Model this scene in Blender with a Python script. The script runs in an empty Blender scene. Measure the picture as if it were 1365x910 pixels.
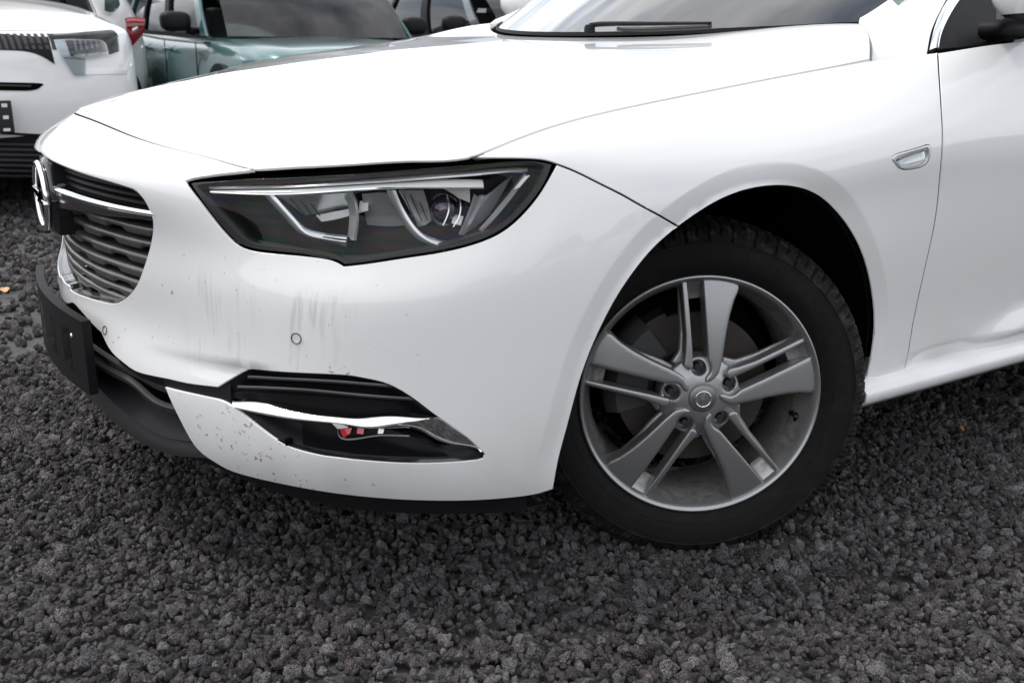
import bpy, bmesh, math, random
import numpy as np
from math import pi, sin, cos, radians
from mathutils import Vector, Matrix, noise
from mathutils.bvhtree import BVHTree
from mathutils.geometry import delaunay_2d_cdt
random.seed(7); rng = np.random.default_rng(7)
SC = bpy.context.scene; COL = SC.collection
# ---------------------------------------------------------------- camera, light, world
CAM = np.array([-1.24446, -2.09788, .95588]); YAW, PIT, ROL = .57005, .30047, .0162; FPX = 1326.69
def cam_axes():
    f = np.array([sin(YAW)*cos(PIT), cos(YAW)*cos(PIT), -sin(PIT)])
    r = np.array([cos(YAW), -sin(YAW), 0.]); u = np.cross(r, f)
    return r*cos(ROL)+u*sin(ROL), -r*sin(ROL)+u*cos(ROL), f
CR, CU, CF = cam_axes()
cd = bpy.data.cameras.new('camera'); co = bpy.data.objects.new('camera', cd); COL.objects.link(co)
m = Matrix.Identity(4)
for i in range(3):
    m[i][0] = CR[i]; m[i][1] = CU[i]; m[i][2] = -CF[i]; m[i][3] = CAM[i]
co.matrix_world = m
cd.sensor_width = 36; cd.lens = FPX/1365*36; cd.clip_start = .05; cd.clip_end = 3000
cd.dof.use_dof = True; cd.dof.focus_distance = 1.95; cd.dof.aperture_fstop = 8.0
SC.camera = co
SC.view_settings.view_transform = 'Standard'; SC.view_settings.look = 'None'; SC.view_settings.gamma = 1
SC.view_settings.exposure = 0.50
SUN_EL, SUN_AZ = 60, -52          # azimuth measured from +Y towards +X
W = bpy.data.worlds.new('World'); SC.world = W; W.use_nodes = True
nt = W.node_tree; nt.nodes.clear()
def wn(t, **k):
    n = nt.nodes.new(t)
    for a, b in k.items(): setattr(n, a, b)
    return n
sky = wn('ShaderNodeTexSky', sky_type='NISHITA', sun_disc=False, sun_elevation=radians(SUN_EL), sun_rotation=radians(SUN_AZ))
sky.air_density = 1.2; sky.dust_density = 2.0
bg = wn('ShaderNodeBackground'); bg.inputs['Strength'].default_value = .11
wo = wn('ShaderNodeOutputWorld')
tc = wn('ShaderNodeTexCoord'); mp = wn('ShaderNodeMapping'); mp.inputs['Scale'].default_value = (1, 1, 2.6)
nz = wn('ShaderNodeTexNoise'); nz.inputs['Scale'].default_value = 2.1; nz.inputs['Detail'].default_value = 9; nz.inputs['Roughness'].default_value = .55
cr = wn('ShaderNodeValToRGB'); cr.color_ramp.elements[0].position = .30; cr.color_ramp.elements[1].position = .54
cc = wn('ShaderNodeValToRGB'); cc.color_ramp.elements[0].position = .35; cc.color_ramp.elements[1].position = .72
cc.color_ramp.elements[0].color = (11.5, 11.6, 11.8, 1); cc.color_ramp.elements[1].color = (7.8, 8.0, 8.4, 1)
nz2 = wn('ShaderNodeTexNoise'); nz2.inputs['Scale'].default_value = 4.5; nz2.inputs['Detail'].default_value = 6
mx = wn('ShaderNodeMix', data_type='RGBA')
L = nt.links.new
L(tc.outputs['Generated'], mp.inputs[0]); L(mp.outputs[0], nz.inputs['Vector']); L(mp.outputs[0], nz2.inputs['Vector'])
L(nz.outputs['Fac'], cr.inputs[0]); L(nz2.outputs['Fac'], cc.inputs[0])
L(cr.outputs[0], mx.inputs['Factor']); L(sky.outputs[0], mx.inputs['A']); L(cc.outputs[0], mx.inputs['B'])
L(mx.outputs['Result'], bg.inputs['Color']); L(bg.outputs[0], wo.inputs['Surface'])
sd = bpy.data.lights.new('sun', 'SUN'); sd.energy = 1.35; sd.angle = radians(9); sd.color = (1, .96, .9)
so = bpy.data.objects.new('sun', sd); COL.objects.link(so)
sv = Vector((sin(radians(SUN_AZ))*cos(radians(SUN_EL)), cos(radians(SUN_AZ))*cos(radians(SUN_EL)), sin(radians(SUN_EL))))
so.rotation_euler = sv.to_track_quat('Z', 'Y').to_euler(); so.location = (0, 0, 20)
SC.cycles.max_bounces = 8; SC.cycles.transparent_max_bounces = 12

# ---------------------------------------------------------------- maths helpers
def ray(px, py):
    d = CF+CR*(px-682.5)/FPX-CU*(py-455)/FPX
    return d/np.linalg.norm(d)
def at(px, py, lat=None, x=None, z=None):
    """point on the line of sight where it meets a known plane of the place"""
    d = ray(px, py)
    t = (-lat-CAM[1])/d[1] if lat is not None else ((x-CAM[0])/d[0] if x is not None else (z-CAM[2])/d[2])
    return CAM+d*t
def basis(n):
    A = np.eye(n); B = np.zeros((n, n))
    for i in range(1, n-1):
        A[i, i-1] = 1; A[i, i] = 4; A[i, i+1] = 1; B[i, i-1] = 6; B[i, i] = -12; B[i, i+1] = 6
    return np.linalg.solve(A, B)
def wts(q, n, M):
    q = np.clip(q, 0, n-1); i = np.clip(np.floor(q).astype(int), 0, n-2); b = q-i; a = 1-b; I = np.eye(n)
    return M[i]*((a**3-a)/6)[:, None]+M[i+1]*((b**3-b)/6)[:, None]+I[i]*a[:, None]+I[i+1]*b[:, None]
def curve(P, n):
    """resample a point list with a natural cubic spline over chord length"""
    P = np.asarray(P, float)
    if len(P) == 2: return P[0]+(P[1]-P[0])*np.linspace(0, 1, n)[:, None]
    M = basis(len(P)); q = np.linspace(0, len(P)-1, 240); X = wts(q, len(P), M)@P
    # damp overshoot: blend with the polyline
    d = np.r_[0, np.cumsum(np.linalg.norm(np.diff(X, axis=0), axis=1))]
    t = np.linspace(0, d[-1], n)
    return np.stack([np.interp(t, d, X[:, k]) for k in range(X.shape[1])], 1)
class Surf:
    """smooth bicubic body surface through a grid of measured points"""
    def __init__(s, P, pose=None, disp=None, ns=8):
        s.P = P; s.nu, s.nv = P.shape[:2]; s.Mx = basis(s.nu); s.My = basis(s.nv)
        s.pose = np.array(pose) if pose is not None else None; s.disp = None; s.build(ns)
        if disp: s.disp = disp; s.build(ns)
    def raw(s, U, V):
        X = np.einsum('ni,nj,ijk->nk', wts(U, s.nu, s.Mx), wts(V, s.nv, s.My), s.P, optimize=True)
        X[:, 1] *= -1
        if s.pose is not None: X = X@s.pose[:3, :3].T+s.pose[:3, 3]
        return X
    def rn(s, f, uv, e=.02):
        a = f(np.clip(uv[:, 0]+e, 0, s.nu-1), uv[:, 1])-f(np.clip(uv[:, 0]-e, 0, s.nu-1), uv[:, 1])
        b = f(uv[:, 0], np.clip(uv[:, 1]+e, 0, s.nv-1))-f(uv[:, 0], np.clip(uv[:, 1]-e, 0, s.nv-1))
        n = np.cross(a, b); n /= np.linalg.norm(n, axis=1)[:, None]+1e-12
        return n
    def ev(s, U, V):
        U = np.atleast_1d(U).astype(float); V = np.atleast_1d(V).astype(float); X = s.raw(U, V)
        if s.disp is not None: X = X+s.rn(s.raw, np.stack([U, V], 1))*s.disp(X, U, V)[:, None]
        return X
    def nrm(s, uv): return s.rn(s.ev, np.atleast_2d(uv), .015)
    def pt(s, uv, off=None):
        uv = np.atleast_2d(uv); X = s.ev(uv[:, 0], uv[:, 1])
        if off is not None: X = X+s.rn(s.raw, uv)*np.reshape(off, (-1, 1))
        return X
    def build(s, ns):
        U = np.linspace(0, s.nu-1, (s.nu-1)*ns+1); V = np.linspace(0, s.nv-1, (s.nv-1)*ns+1)
        uu, vv = np.meshgrid(U, V, indexing='ij'); X = s.ev(uu.ravel(), vv.ravel()); mm = len(V); F = []
        for i in range(len(U)-1):
            for j in range(mm-1):
                a = i*mm+j; F += [(a, a+mm, a+mm+1), (a, a+mm+1, a+1)]
        s.F = F; s.uv = np.stack([uu.ravel(), vv.ravel()], 1); s.Xf = X
        s.bvh = BVHTree.FromPolygons([Vector(p) for p in X], F)
    def _uv(s, loc, fi):
        f = s.F[fi]; a, b, c = [s.Xf[i] for i in f]; p = np.array(loc)
        v0, v1, v2 = b-a, c-a, p-a; d00, d01, d11, d20, d21 = v0@v0, v0@v1, v1@v1, v2@v0, v2@v1
        den = d00*d11-d01*d01+1e-20; v = (d11*d20-d01*d21)/den; w = (d00*d21-d01*d20)/den
        return s.uv[f[0]]*(1-v-w)+s.uv[f[1]]*v+s.uv[f[2]]*w
    def hit(s, px, py):
        l, n, i, d = s.bvh.ray_cast(Vector(CAM), Vector(ray(px, py)))
        if l is None:                                     # just off the edge: nearest skin point to the line of sight
            w = s.Xf-CAM; r = ray(px, py); d = np.linalg.norm(w-np.outer(w@r, r), axis=1); return s.uv[d.argmin()]
        return s._uv(l, i)
    def near(s, p):
        l, n, i, d = s.bvh.find_nearest(Vector(p)); return s._uv(l, i)
    def front(s, lat, z):
        l, n, i, d = s.bvh.ray_cast(Vector((-3, -lat, z)), Vector((1, 0, 0))); return None if l is None else s._uv(l, i)
    def seg(s, pts, n=None):
        """pts: (px,py) sight points, or ('uv',u,v), or ('w',x,lat,z)  -> smooth uv run"""
        Q = []
        for p in pts:
            if p[0] == 'uv': Q.append((p[1], p[2]))
            elif p[0] == 'w': Q.append(s.near((p[1], -p[2], p[3])))
            else: Q.append(s.hit(*p))
        Q = np.array(Q)
        X = s.pt(Q); ln = np.linalg.norm(np.diff(X, axis=0), axis=1).sum()
        return curve(Q, n or max(3, int(ln/.008)+2))
    def loop(s, *segs):
        out = []
        for g in segs:
            q = s.seg(g) if not isinstance(g, np.ndarray) else g
            out.append(q[:-1] if len(out) or True else q)
        return np.concatenate(out)
def inside(P, loops):
    c = np.zeros(len(P), int)
    for Lp in loops:
        x, y = P[:, 0], P[:, 1]; A = Lp; B = np.roll(Lp, -1, axis=0)
        for (x1, y1), (x2, y2) in zip(A, B):
            if y1 == y2: continue
            m_ = ((y1 > y) != (y2 > y)) & (x < (x2-x1)*(y-y1)/(y2-y1)+x1); c += m_
    return c % 2 == 1
# ---------------------------------------------------------------- object helpers
def link(name, me, mat=None, parent=None, **props):
    o = bpy.data.objects.new(name, me); COL.objects.link(o)
    if mat is not None and me is not None and not me.materials: me.materials.append(mat)
    if parent is not None: o.parent = parent
    for k, v in props.items(): o[k] = v
    return o
def mesh(name, V, F, smooth=True, normals=None):
    me = bpy.data.meshes.new(name); me.from_pydata([tuple(v) for v in V], [], [tuple(f) for f in F]); me.update()
    if smooth: me.polygons.foreach_set('use_smooth', [True]*len(me.polygons))
    if normals is not None: me.normals_split_custom_set_from_vertices([tuple(n) for n in normals])
    me.update(); return me
def mirrored(me):
    V = np.zeros(len(me.vertices)*3); me.vertices.foreach_get('co', V); V = V.reshape(-1, 3)*[1, -1, 1]
    F = [tuple(reversed(p.vertices)) for p in me.polygons]
    n2 = None
    if me.has_custom_normals:
        N = np.zeros((len(V), 3)); ln = np.zeros(len(me.loops)*3); me.corner_normals.foreach_get('vector', ln); lv = np.zeros(len(me.loops), int); me.loops.foreach_get('vertex_index', lv)
        N[lv] = ln.reshape(-1, 3); n2 = N*[1, -1, 1]
    m2 = mesh(me.name, V, F, bool(me.polygons) and me.polygons[0].use_smooth, n2)
    for t in me.materials: m2.materials.append(t)
    if len(me.materials) > 1:
        mi = [p.material_index for p in me.polygons]; m2.polygons.foreach_set('material_index', mi)
    return m2
def empty(name, loc=(0, 0, 0), rz=0, **props):
    o = bpy.data.objects.new(name, None); COL.objects.link(o); o.location = loc; o.rotation_euler = (0, 0, rz)
    for k, v in props.items(): o[k] = v
    return o
def panel(name, S, loops, mat, parent, off=0.0, thick=.018, gap=.0016, du=.13, dv=.16, mirror=None, offf=None, extra=None):
    """a skin panel cut from surface S along outline loops, with rolled edges"""
    pts = [tuple(p) for Lp in loops for p in Lp]; ed = []; k = 0
    for Lp in loops:
        n = len(Lp); ed += [(k+i, k+(i+1) % n) for i in range(n)]; k += n
    lo = np.array(pts).min(0); hi = np.array(pts).max(0)
    gu = np.arange(lo[0]+du/2, hi[0], du); gv = np.arange(lo[1]+dv/2, hi[1], dv); G = np.array([(u+(dv_i % 2)*du/2, v) for dv_i, v in enumerate(gv) for u in gu]).reshape(-1, 2)
    if extra is not None:
        G = G[np.array([np.hypot(*((extra-g)/[du, dv]).T).min() for g in G]) > .35]; E_ = extra[inside(extra, loops)]
        B = np.array(pts); d = np.abs(E_[:, None]-B[None])/[du, dv]; E_ = E_[np.hypot(d[..., 0], d[..., 1]).min(1) > .05]
    if len(G):
        G = G[inside(G, loops)]
        B = np.array(pts); keep = np.ones(len(G), bool)
        for i in range(0, len(G), 2000):
            d = np.abs(G[i:i+2000, None]-B[None])/[du, dv]; keep[i:i+2000] = (np.hypot(d[..., 0], d[..., 1]).min(1) > .55)
        pts += [tuple(p) for p in G[keep]]
    if extra is not None: pts += [tuple(p) for p in E_]
    v2, e2, f2, ov, oe, of = delaunay_2d_cdt([Vector(p) for p in pts], ed, [], 0, 1e-7)
    UV = np.array([(v.x, v.y) for v in v2]); F = np.array([tuple(f) for f in f2])
    F = F[inside(UV[F].mean(1), loops)]
    used = np.unique(F); rm = -np.ones(len(UV), int); rm[used] = np.arange(len(used)); UV = UV[used]; F = rm[F]
    o_ = offf(UV) if offf is not None else np.full(len(UV), off)
    X = S.pt(UV, o_); N = S.nrm(UV)
    fn = np.cross(X[F[:, 1]]-X[F[:, 0]], X[F[:, 2]]-X[F[:, 0]])
    if (fn*N[F[:, 0]]).sum() < 0: F = F[:, ::-1]
    if offf is not None:
        fn = np.cross(X[F[:, 1]]-X[F[:, 0]], X[F[:, 2]]-X[F[:, 0]]); N = np.zeros_like(X)
        for c in range(3): np.add.at(N, F[:, c], fn)
        N /= np.linalg.norm(N, axis=1)[:, None]+1e-12
    cnt = {}
    for a, b, c in F:
        for e in ((a, b), (b, c), (c, a)): cnt[e] = 1
    be = [e for e in cnt if (e[1], e[0]) not in cnt]
    sym = S.pose is None
    be = [e for e in be if not (sym and abs(X[e[0], 1]) < 1e-5 and abs(X[e[1], 1]) < 1e-5)]
    out = np.zeros_like(X)
    for a, b in be:
        t = X[b]-X[a]; o = np.cross(t, N[a]); o /= np.linalg.norm(o)+1e-12; out[a] += o; out[b] += o
    bv = sorted({i for e in be for i in e})
    for i in bv:
        if sym and abs(X[i, 1]) < 1e-5: out[i, 1] = 0
        out[i] /= np.linalg.norm(out[i])+1e-12
    X0 = X.copy()
    if gap: X[bv] -= out[bv]*(gap+.0008)
    V = list(X); NN = list(N); i1 = {}; i2 = {}
    for i in bv:
        i1[i] = len(V); V.append(X[i]+out[i]*.0008-N[i]*.0009); nn = out[i]*.8+N[i]*.6; NN.append(nn/np.linalg.norm(nn))
    for i in bv:
        i2[i] = len(V); V.append(X[i]+out[i]*.0008-N[i]*thick); NN.append(out[i])
    FF = [tuple(f) for f in F]
    for a, b in be: FF += [(b, a, i1[a], i1[b]), (i1[b], i1[a], i2[a], i2[b])]
    V = np.array(V); NN = np.array(NN)
    if mirror == 'merge':
        n = len(V); mpd = {}; V2 = []; N2 = []
        for i in range(n):
            if abs(V[i, 1]) < 1e-5: mpd[i] = i; V[i, 1] = 0; NN[i, 1] = 0
            else: mpd[i] = n+len(V2); V2.append(V[i]*[1, -1, 1]); N2.append(NN[i]*[1, -1, 1])
        FF += [tuple(mpd[i] for i in reversed(f)) for f in FF]
        V = np.concatenate([V, V2]); NN = np.concatenate([NN, N2])
    me = mesh(name, V, FF, True, NN)
    ob = link(name, me, mat, parent)
    if mirror == 'copy': link(name, mirrored(me), mat, parent)
    return ob
def band(name, S, A, B, mat, parent, oa=0.0, ob_=0.0, bulge=0.0, thick=.004, n=40, m_=6, mirror=None, taper=None):
    """a strip between two runs of sight points (or uv runs) on S"""
    a = curve(S.seg(A) if not isinstance(A, np.ndarray) else A, n); b = curve(S.seg(B) if not isinstance(B, np.ndarray) else B, n)
    T = np.linspace(0, 1, m_+1); UV = np.concatenate([a*(1-t)+b*t for t in T])
    off = np.concatenate([np.full(n, oa*(1-t)+ob_*t+bulge*math.sin(pi*t)) for t in T])
    X = S.pt(UV, off).reshape(m_+1, n, 3)
    return sheet(name, X, mat, parent, thick, S.nrm(UV).reshape(m_+1, n, 3), mirror)
def sheet(name, X, mat, parent, thick, N=None, mirror=None, smooth=True):
    """closed thin solid from a grid of points"""
    r, c = X.shape[:2]; F = []
    gu = np.gradient(X, axis=1); gv = np.gradient(X, axis=0) if r > 1 else None
    G = np.cross(gu, gv); G /= np.linalg.norm(G, axis=2)[..., None]+1e-12
    if N is not None and (G*N).sum() < 0: G = -G; flip = True
    else: flip = False
    V = list(X.reshape(-1, 3))+list((X-G*thick).reshape(-1, 3)); n = r*c
    for i in range(r-1):
        for j in range(c-1):
            a = i*c+j; q = (a, a+1, a+c+1, a+c)
            F.append(q if not flip else q[::-1]); q2 = tuple(k+n for k in q); F.append(q2[::-1] if not flip else q2)
    ring = [j for j in range(c)]+[i*c+c-1 for i in range(1, r)]+[(r-1)*c+j for j in range(c-2, -1, -1)]+[i*c for i in range(r-2, 0, -1)]
    for k in range(len(ring)):
        a, b = ring[k], ring[(k+1) % len(ring)]
        q = (b, a, a+n, b+n); F.append(q if not flip else q[::-1])
    me = mesh(name, V, F, smooth)
    me.update()
    if smooth: 
        try: me.set_sharp_from_angle(angle=radians(50))
        except Exception: pass
    o = link(name, me, mat, parent)
    if mirror: 
        m2 = mirrored(me); m2.set_sharp_from_angle(angle=radians(50)); link(name, m2, mat, parent)
    return o
def grid4(a, b, n, m_, bulge=(0, 0, 0)):
    """grid of points between two 3-D polylines"""
    A = curve(a, n); B = curve(b, n); T = np.linspace(0, 1, m_+1)
    return np.stack([A*(1-t)+B*t+np.array(bulge)*math.sin(pi*t) for t in T])
def tube(name, pts, r, mat, parent, seg=10, closed=False, rf=None, ret=False):
    P = np.asarray(pts, float); n = len(P); V = []; F = []
    T = np.gradient(P, axis=0) if not closed else (np.roll(P, -1, 0)-np.roll(P, 1, 0))
    T /= np.linalg.norm(T, axis=1)[:, None]+1e-12; up = np.array([0, 0, 1.]) if abs(T[0, 2]) < .9 else np.array([1., 0, 0])
    a = np.cross(T[0], up); a /= np.linalg.norm(a)
    for i in range(n):
        a = a-T[i]*(a@T[i]); a /= np.linalg.norm(a); b = np.cross(T[i], a); rr = r*(rf[i] if rf is not None else 1)
        for k in range(seg):
            q = 2*pi*k/seg; V.append(P[i]+(a*cos(q)+b*sin(q))*rr)
    for i in range(n if closed else n-1):
        for k in range(seg):
            j = (i+1) % n; F.append((i*seg+k, i*seg+(k+1) % seg, j*seg+(k+1) % seg, j*seg+k))
    if not closed: F += [tuple(range(seg))[::-1], tuple((n-1)*seg+k for k in range(seg))]
    if ret: return V, F
    return link(name, mesh(name, V, F), mat, parent)
def box(name, lo, hi, mat, parent=None, bev=.0, **props):
    bm = bmesh.new(); bmesh.ops.create_cube(bm, size=1)
    lo = np.array(lo); hi = np.array(hi)
    for v in bm.verts: v.co = Vector((lo+hi)/2+np.array(v.co)*(hi-lo))
    if bev: bmesh.ops.bevel(bm, geom=bm.edges[:], offset=bev, segments=3, affect='EDGES', profile=.7)
    me = bpy.data.meshes.new(name); bm.to_mesh(me); bm.free()
    if bev: me.polygons.foreach_set('use_smooth', [True]*len(me.polygons)); me.set_sharp_from_angle(angle=radians(35))
    return link(name, me, mat, parent, **props)
def lathe(name, prof, mat, parent, n=96, closed=False, ret=False):
    """prof: (y, r) pairs turned about the local Y axis"""
    V = []; F = []; m_ = len(prof)
    for i in range(n):
        a = 2*pi*i/n
        for y, r in prof: V.append((r*cos(a), y, r*sin(a)))
    for i in range(n):
        j = (i+1) % n
        for k in range(m_ if closed else m_-1):
            k2 = (k+1) % m_; F.append((i*m_+k, i*m_+k2, j*m_+k2, j*m_+k))
    if ret: return V, F
    me = mesh(name, V, F); me.set_sharp_from_angle(angle=radians(40)); return link(name, me, mat, parent)
# ---------------------------------------------------------------- materials
def mat(name, col=(.5, .5, .5), rough=.5, metal=0, coat=0, coat_r=.03, spec=.5, bump=0, bscale=200, vary=0, vscale=5, emit=None):
    M = bpy.data.materials.new(name); M.use_nodes = True; t = M.node_tree; b = t.nodes['Principled BSDF']
    b.inputs['Base Color'].default_value = (*col, 1); b.inputs['Roughness'].default_value = rough; b.inputs['Metallic'].default_value = metal
    b.inputs['Coat Weight'].default_value = coat; b.inputs['Coat Roughness'].default_value = coat_r; b.inputs['Specular IOR Level'].default_value = spec
    tcn = t.nodes.new('ShaderNodeTexCoord')
    if bump:
        n = t.nodes.new('ShaderNodeTexNoise'); n.inputs['Scale'].default_value = bscale; n.inputs['Detail'].default_value = 4
        k = t.nodes.new('ShaderNodeBump'); k.inputs['Strength'].default_value = bump; k.inputs['Distance'].default_value = .002
        t.links.new(tcn.outputs['Object'], n.inputs['Vector']); t.links.new(n.outputs['Fac'], k.inputs['Height']); t.links.new(k.outputs[0], b.inputs['Normal'])
    if vary:
        n = t.nodes.new('ShaderNodeTexNoise'); n.inputs['Scale'].default_value = vscale; n.inputs['Detail'].default_value = 6
        r = t.nodes.new('ShaderNodeMapRange'); r.inputs[3].default_value = 1-vary; r.inputs[4].default_value = 1+vary
        h = t.nodes.new('ShaderNodeHueSaturation'); h.inputs['Color'].default_value = (*col, 1)
        t.links.new(tcn.outputs['Object'], n.inputs['Vector']); t.links.new(n.outputs['Fac'], r.inputs[0]); t.links.new(r.outputs[0], h.inputs['Value']); t.links.new(h.outputs[0], b.inputs['Base Color'])
    if emit: b.inputs['Emission Color'].default_value = (*emit[0], 1); b.inputs['Emission Strength'].default_value = emit[1]
    return M
def glass(name, tint=(1, 1, 1), refl=1.0, body=None, bf=.0, rough=0.0, film=False):
    """thin pane: see-through with Fresnel reflection"""
    M = bpy.data.materials.new(name); M.use_nodes = True; t = M.node_tree; t.nodes.clear()
    o = t.nodes.new('ShaderNodeOutputMaterial'); tr = t.nodes.new('ShaderNodeBsdfTransparent'); tr.inputs[0].default_value = (*tint, 1)
    g = t.nodes.new('ShaderNodeBsdfGlossy'); g.inputs['Roughness'].default_value = rough; f = t.nodes.new('ShaderNodeFresnel'); f.inputs[0].default_value = 1.5
    mu = t.nodes.new('ShaderNodeMath'); mu.operation = 'MULTIPLY'; mu.inputs[1].default_value = refl; mu.use_clamp = True
    mx_ = t.nodes.new('ShaderNodeMixShader'); t.links.new(f.outputs[0], mu.inputs[0]); t.links.new(mu.outputs[0], mx_.inputs[0]); t.links.new(tr.outputs[0], mx_.inputs[1]); t.links.new(g.outputs[0], mx_.inputs[2])
    if film:  # rainbow reflection painted into the gloss tint as noise bands
        c = t.nodes.new('ShaderNodeTexCoord'); mp_ = t.nodes.new('ShaderNodeMapping'); mp_.inputs['Scale'].default_value = (3, 3, 38)
        n = t.nodes.new('ShaderNodeTexNoise'); n.inputs['Scale'].default_value = 3.2; n.inputs['Detail'].default_value = 3; n.inputs['Distortion'].default_value = .6
        r = t.nodes.new('ShaderNodeValToRGB'); r.color_ramp.interpolation = 'B_SPLINE'
        cols = [(.36, (1, 1, 1)), (.43, (1, .50, .75)), (.48, (1, .95, .5)), (.52, (.45, 1, .72)), (.57, (.5, .65, 1)), (.62, (.85, .5, 1)), (.68, (1, 1, 1))]
        r.color_ramp.elements[0].position = cols[0][0]; r.color_ramp.elements[0].color = (*cols[0][1], 1); r.color_ramp.elements[1].position = cols[-1][0]; r.color_ramp.elements[1].color = (1, 1, 1, 1)
        for p, k in cols[1:-1]: e = r.color_ramp.elements.new(p); e.color = (*k, 1)
        t.links.new(c.outputs['Object'], mp_.inputs[0]); t.links.new(mp_.outputs[0], n.inputs['Vector']); t.links.new(n.outputs['Fac'], r.inputs[0]); t.links.new(r.outputs[0], g.inputs[0])
    t.links.new(mx_.outputs[0], o.inputs[0]); return M
def paint_dirty():
    M = mat('white_paint', (.78, .78, .78), .32, coat=1, coat_r=.02, spec=.4)
    t = M.node_tree; b = t.nodes['Principled BSDF']; N = t.nodes.new; Lk = t.links.new
    c = N('ShaderNodeTexCoord'); sx = N('ShaderNodeSeparateXYZ'); Lk(c.outputs['Object'], sx.inputs[0])
    def rngm(src, a, b_, lo=0, hi=1):
        r = N('ShaderNodeMapRange'); r.inputs[1].default_value = a; r.inputs[2].default_value = b_; r.inputs[3].default_value = lo; r.inputs[4].default_value = hi; r.interpolation_type = 'SMOOTHSTEP'; Lk(src, r.inputs[0]); return r.outputs[0]
    def mul(*s):
        o = s[0]
        for k in s[1:]:
            q = N('ShaderNodeMath'); q.operation = 'MULTIPLY'; Lk(o, q.inputs[0])
            if isinstance(k, float): q.inputs[1].default_value = k
            else: Lk(k, q.inputs[1])
            o = q.outputs[0]
        return o
    def mxm(a, b_):
        q = N('ShaderNodeMath'); q.operation = 'MAXIMUM'; Lk(a, q.inputs[0]); Lk(b_, q.inputs[1]); return q.outputs[0]
    def noi(scale, sc3=(1, 1, 1), det=4, w=0):
        m_ = N('ShaderNodeMapping'); m_.inputs['Scale'].default_value = sc3; m_.inputs['Location'].default_value = (w, w, w); Lk(c.outputs['Object'], m_.inputs[0])
        n = N('ShaderNodeTexNoise'); n.inputs['Scale'].default_value = scale; n.inputs['Detail'].default_value = det; Lk(m_.outputs[0], n.inputs['Vector']); return n.outputs['Fac']
    front = rngm(sx.outputs[0], -.52, -.70); low = rngm(sx.outputs[2], .66, .58)
    # splashed specks in loose clusters
    specks = mul(rngm(noi(230, det=2), .70, .74), rngm(noi(26, det=3, w=3), .50, .62)); big = mul(rngm(noi(95, det=5, w=7), .665, .70), rngm(noi(16, det=2, w=2), .52, .62))
    sp = mul(mxm(specks, big), front, low)
    wing = mul(rngm(noi(120, det=6, w=5), .60, .66), rngm(noi(22, det=2, w=9), .50, .60), rngm(sx.outputs[2], .40, .33), rngm(sx.outputs[0], -.60, -.72))
    # run-down streaks in two places of the bumper
    def spot(x0, w_):
        a = rngm(sx.outputs[0], x0-w_, x0-w_*.3); b2 = rngm(sx.outputs[0], x0+w_, x0+w_*.3); return mul(a, b2)
    st = mul(rngm(noi(1, (70, 190, 7), 6), .40, .75), rngm(noi(30, (1, 1, .35), 5, 11), .40, .62), mxm(spot(-.81, .05), spot(-.70, .055)), rngm(sx.outputs[2], .60, .54), rngm(sx.outputs[2], .40, .46), .36)
    film = mul(rngm(noi(5, det=6, w=4), .4, .8), rngm(sx.outputs[2], .48, .22), .26)
    tot = mxm(mxm(mul(mxm(sp, wing), .82), st), film)
    # specks on the whole lower body, sparse
    mxc = N('ShaderNodeMix'); mxc.data_type = 'RGBA'; mxc.inputs['A'].default_value = (.78, .78, .78, 1); mxc.inputs['B'].default_value = (.17, .125, .09, 1); Lk(tot, mxc.inputs['Factor']); Lk(mxc.outputs['Result'], b.inputs['Base Color'])
    Lk(rngm(tot, 0, 1, .32, .8), b.inputs['Roughness']); Lk(rngm(tot, 0, .6, 1, 0), b.inputs['Coat Weight'])
    return M
WHITE = paint_dirty()
BLACKP = mat('black_plastic', (.009, .009, .010), .5, spec=.18, bump=.15, bscale=400)
BLACKG = mat('gloss_black', (.012, .012, .014), .12, coat=.6)
DARK = mat('dark_void', (.004, .004, .004), .95, spec=.02)
GREYP = mat('grey_plastic', (.045, .045, .047), .55, spec=.3, bump=.2, bscale=600, vary=.25, vscale=9)
CHROME = mat('chrome', (.88, .88, .9), .06, 1)
DCHROME = mat('dark_chrome', (.30, .29, .285), .16, 1)
SLATM = mat('slat_grey', (.16, .15, .145), .30, .75, bump=.1, bscale=300, vary=.3, vscale=30)
LENS = glass('headlight_lens', (.97, .98, .98), .48, film=True)
HOUS = mat('lamp_housing', (.006, .006, .008), .45, spec=.2)
REFL = mat('lamp_reflector', (.72, .73, .75), .10, 1)
REFLS = mat('lamp_reflector_satin', (.72, .73, .75), .30, .8)
GUIDE = mat('light_guide', (.92, .92, .90), .22, coat=.8)
PLATE = mat('plate_face', (.004, .004, .005), .10, spec=.10)
GLASSD = glass('window_glass', (.55, .62, .60), 1.3)
RUBBER = mat('tyre_rubber', (.009, .009, .009), .80, spec=.22, bump=.4, bscale=500, vary=.4, vscale=12)
SEAL = mat('black_rubber', (.008, .008, .009), .35)
PLAN=[(-.977,0),(-.969,.12),(-.947,.24),(-.911,.36),(-.860,.48),(-.790,.60),(-.700,.71),(-.590,.795),(-.470,.852),(-.34,.885),(-.17,.908),(0,.920),(.2,.925),(.4,.925),(.6,.927),(.9,.930),(1.4,.932),(2.0,.932),(2.7,.93),(3.3,.90),(3.75,.80)]
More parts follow.
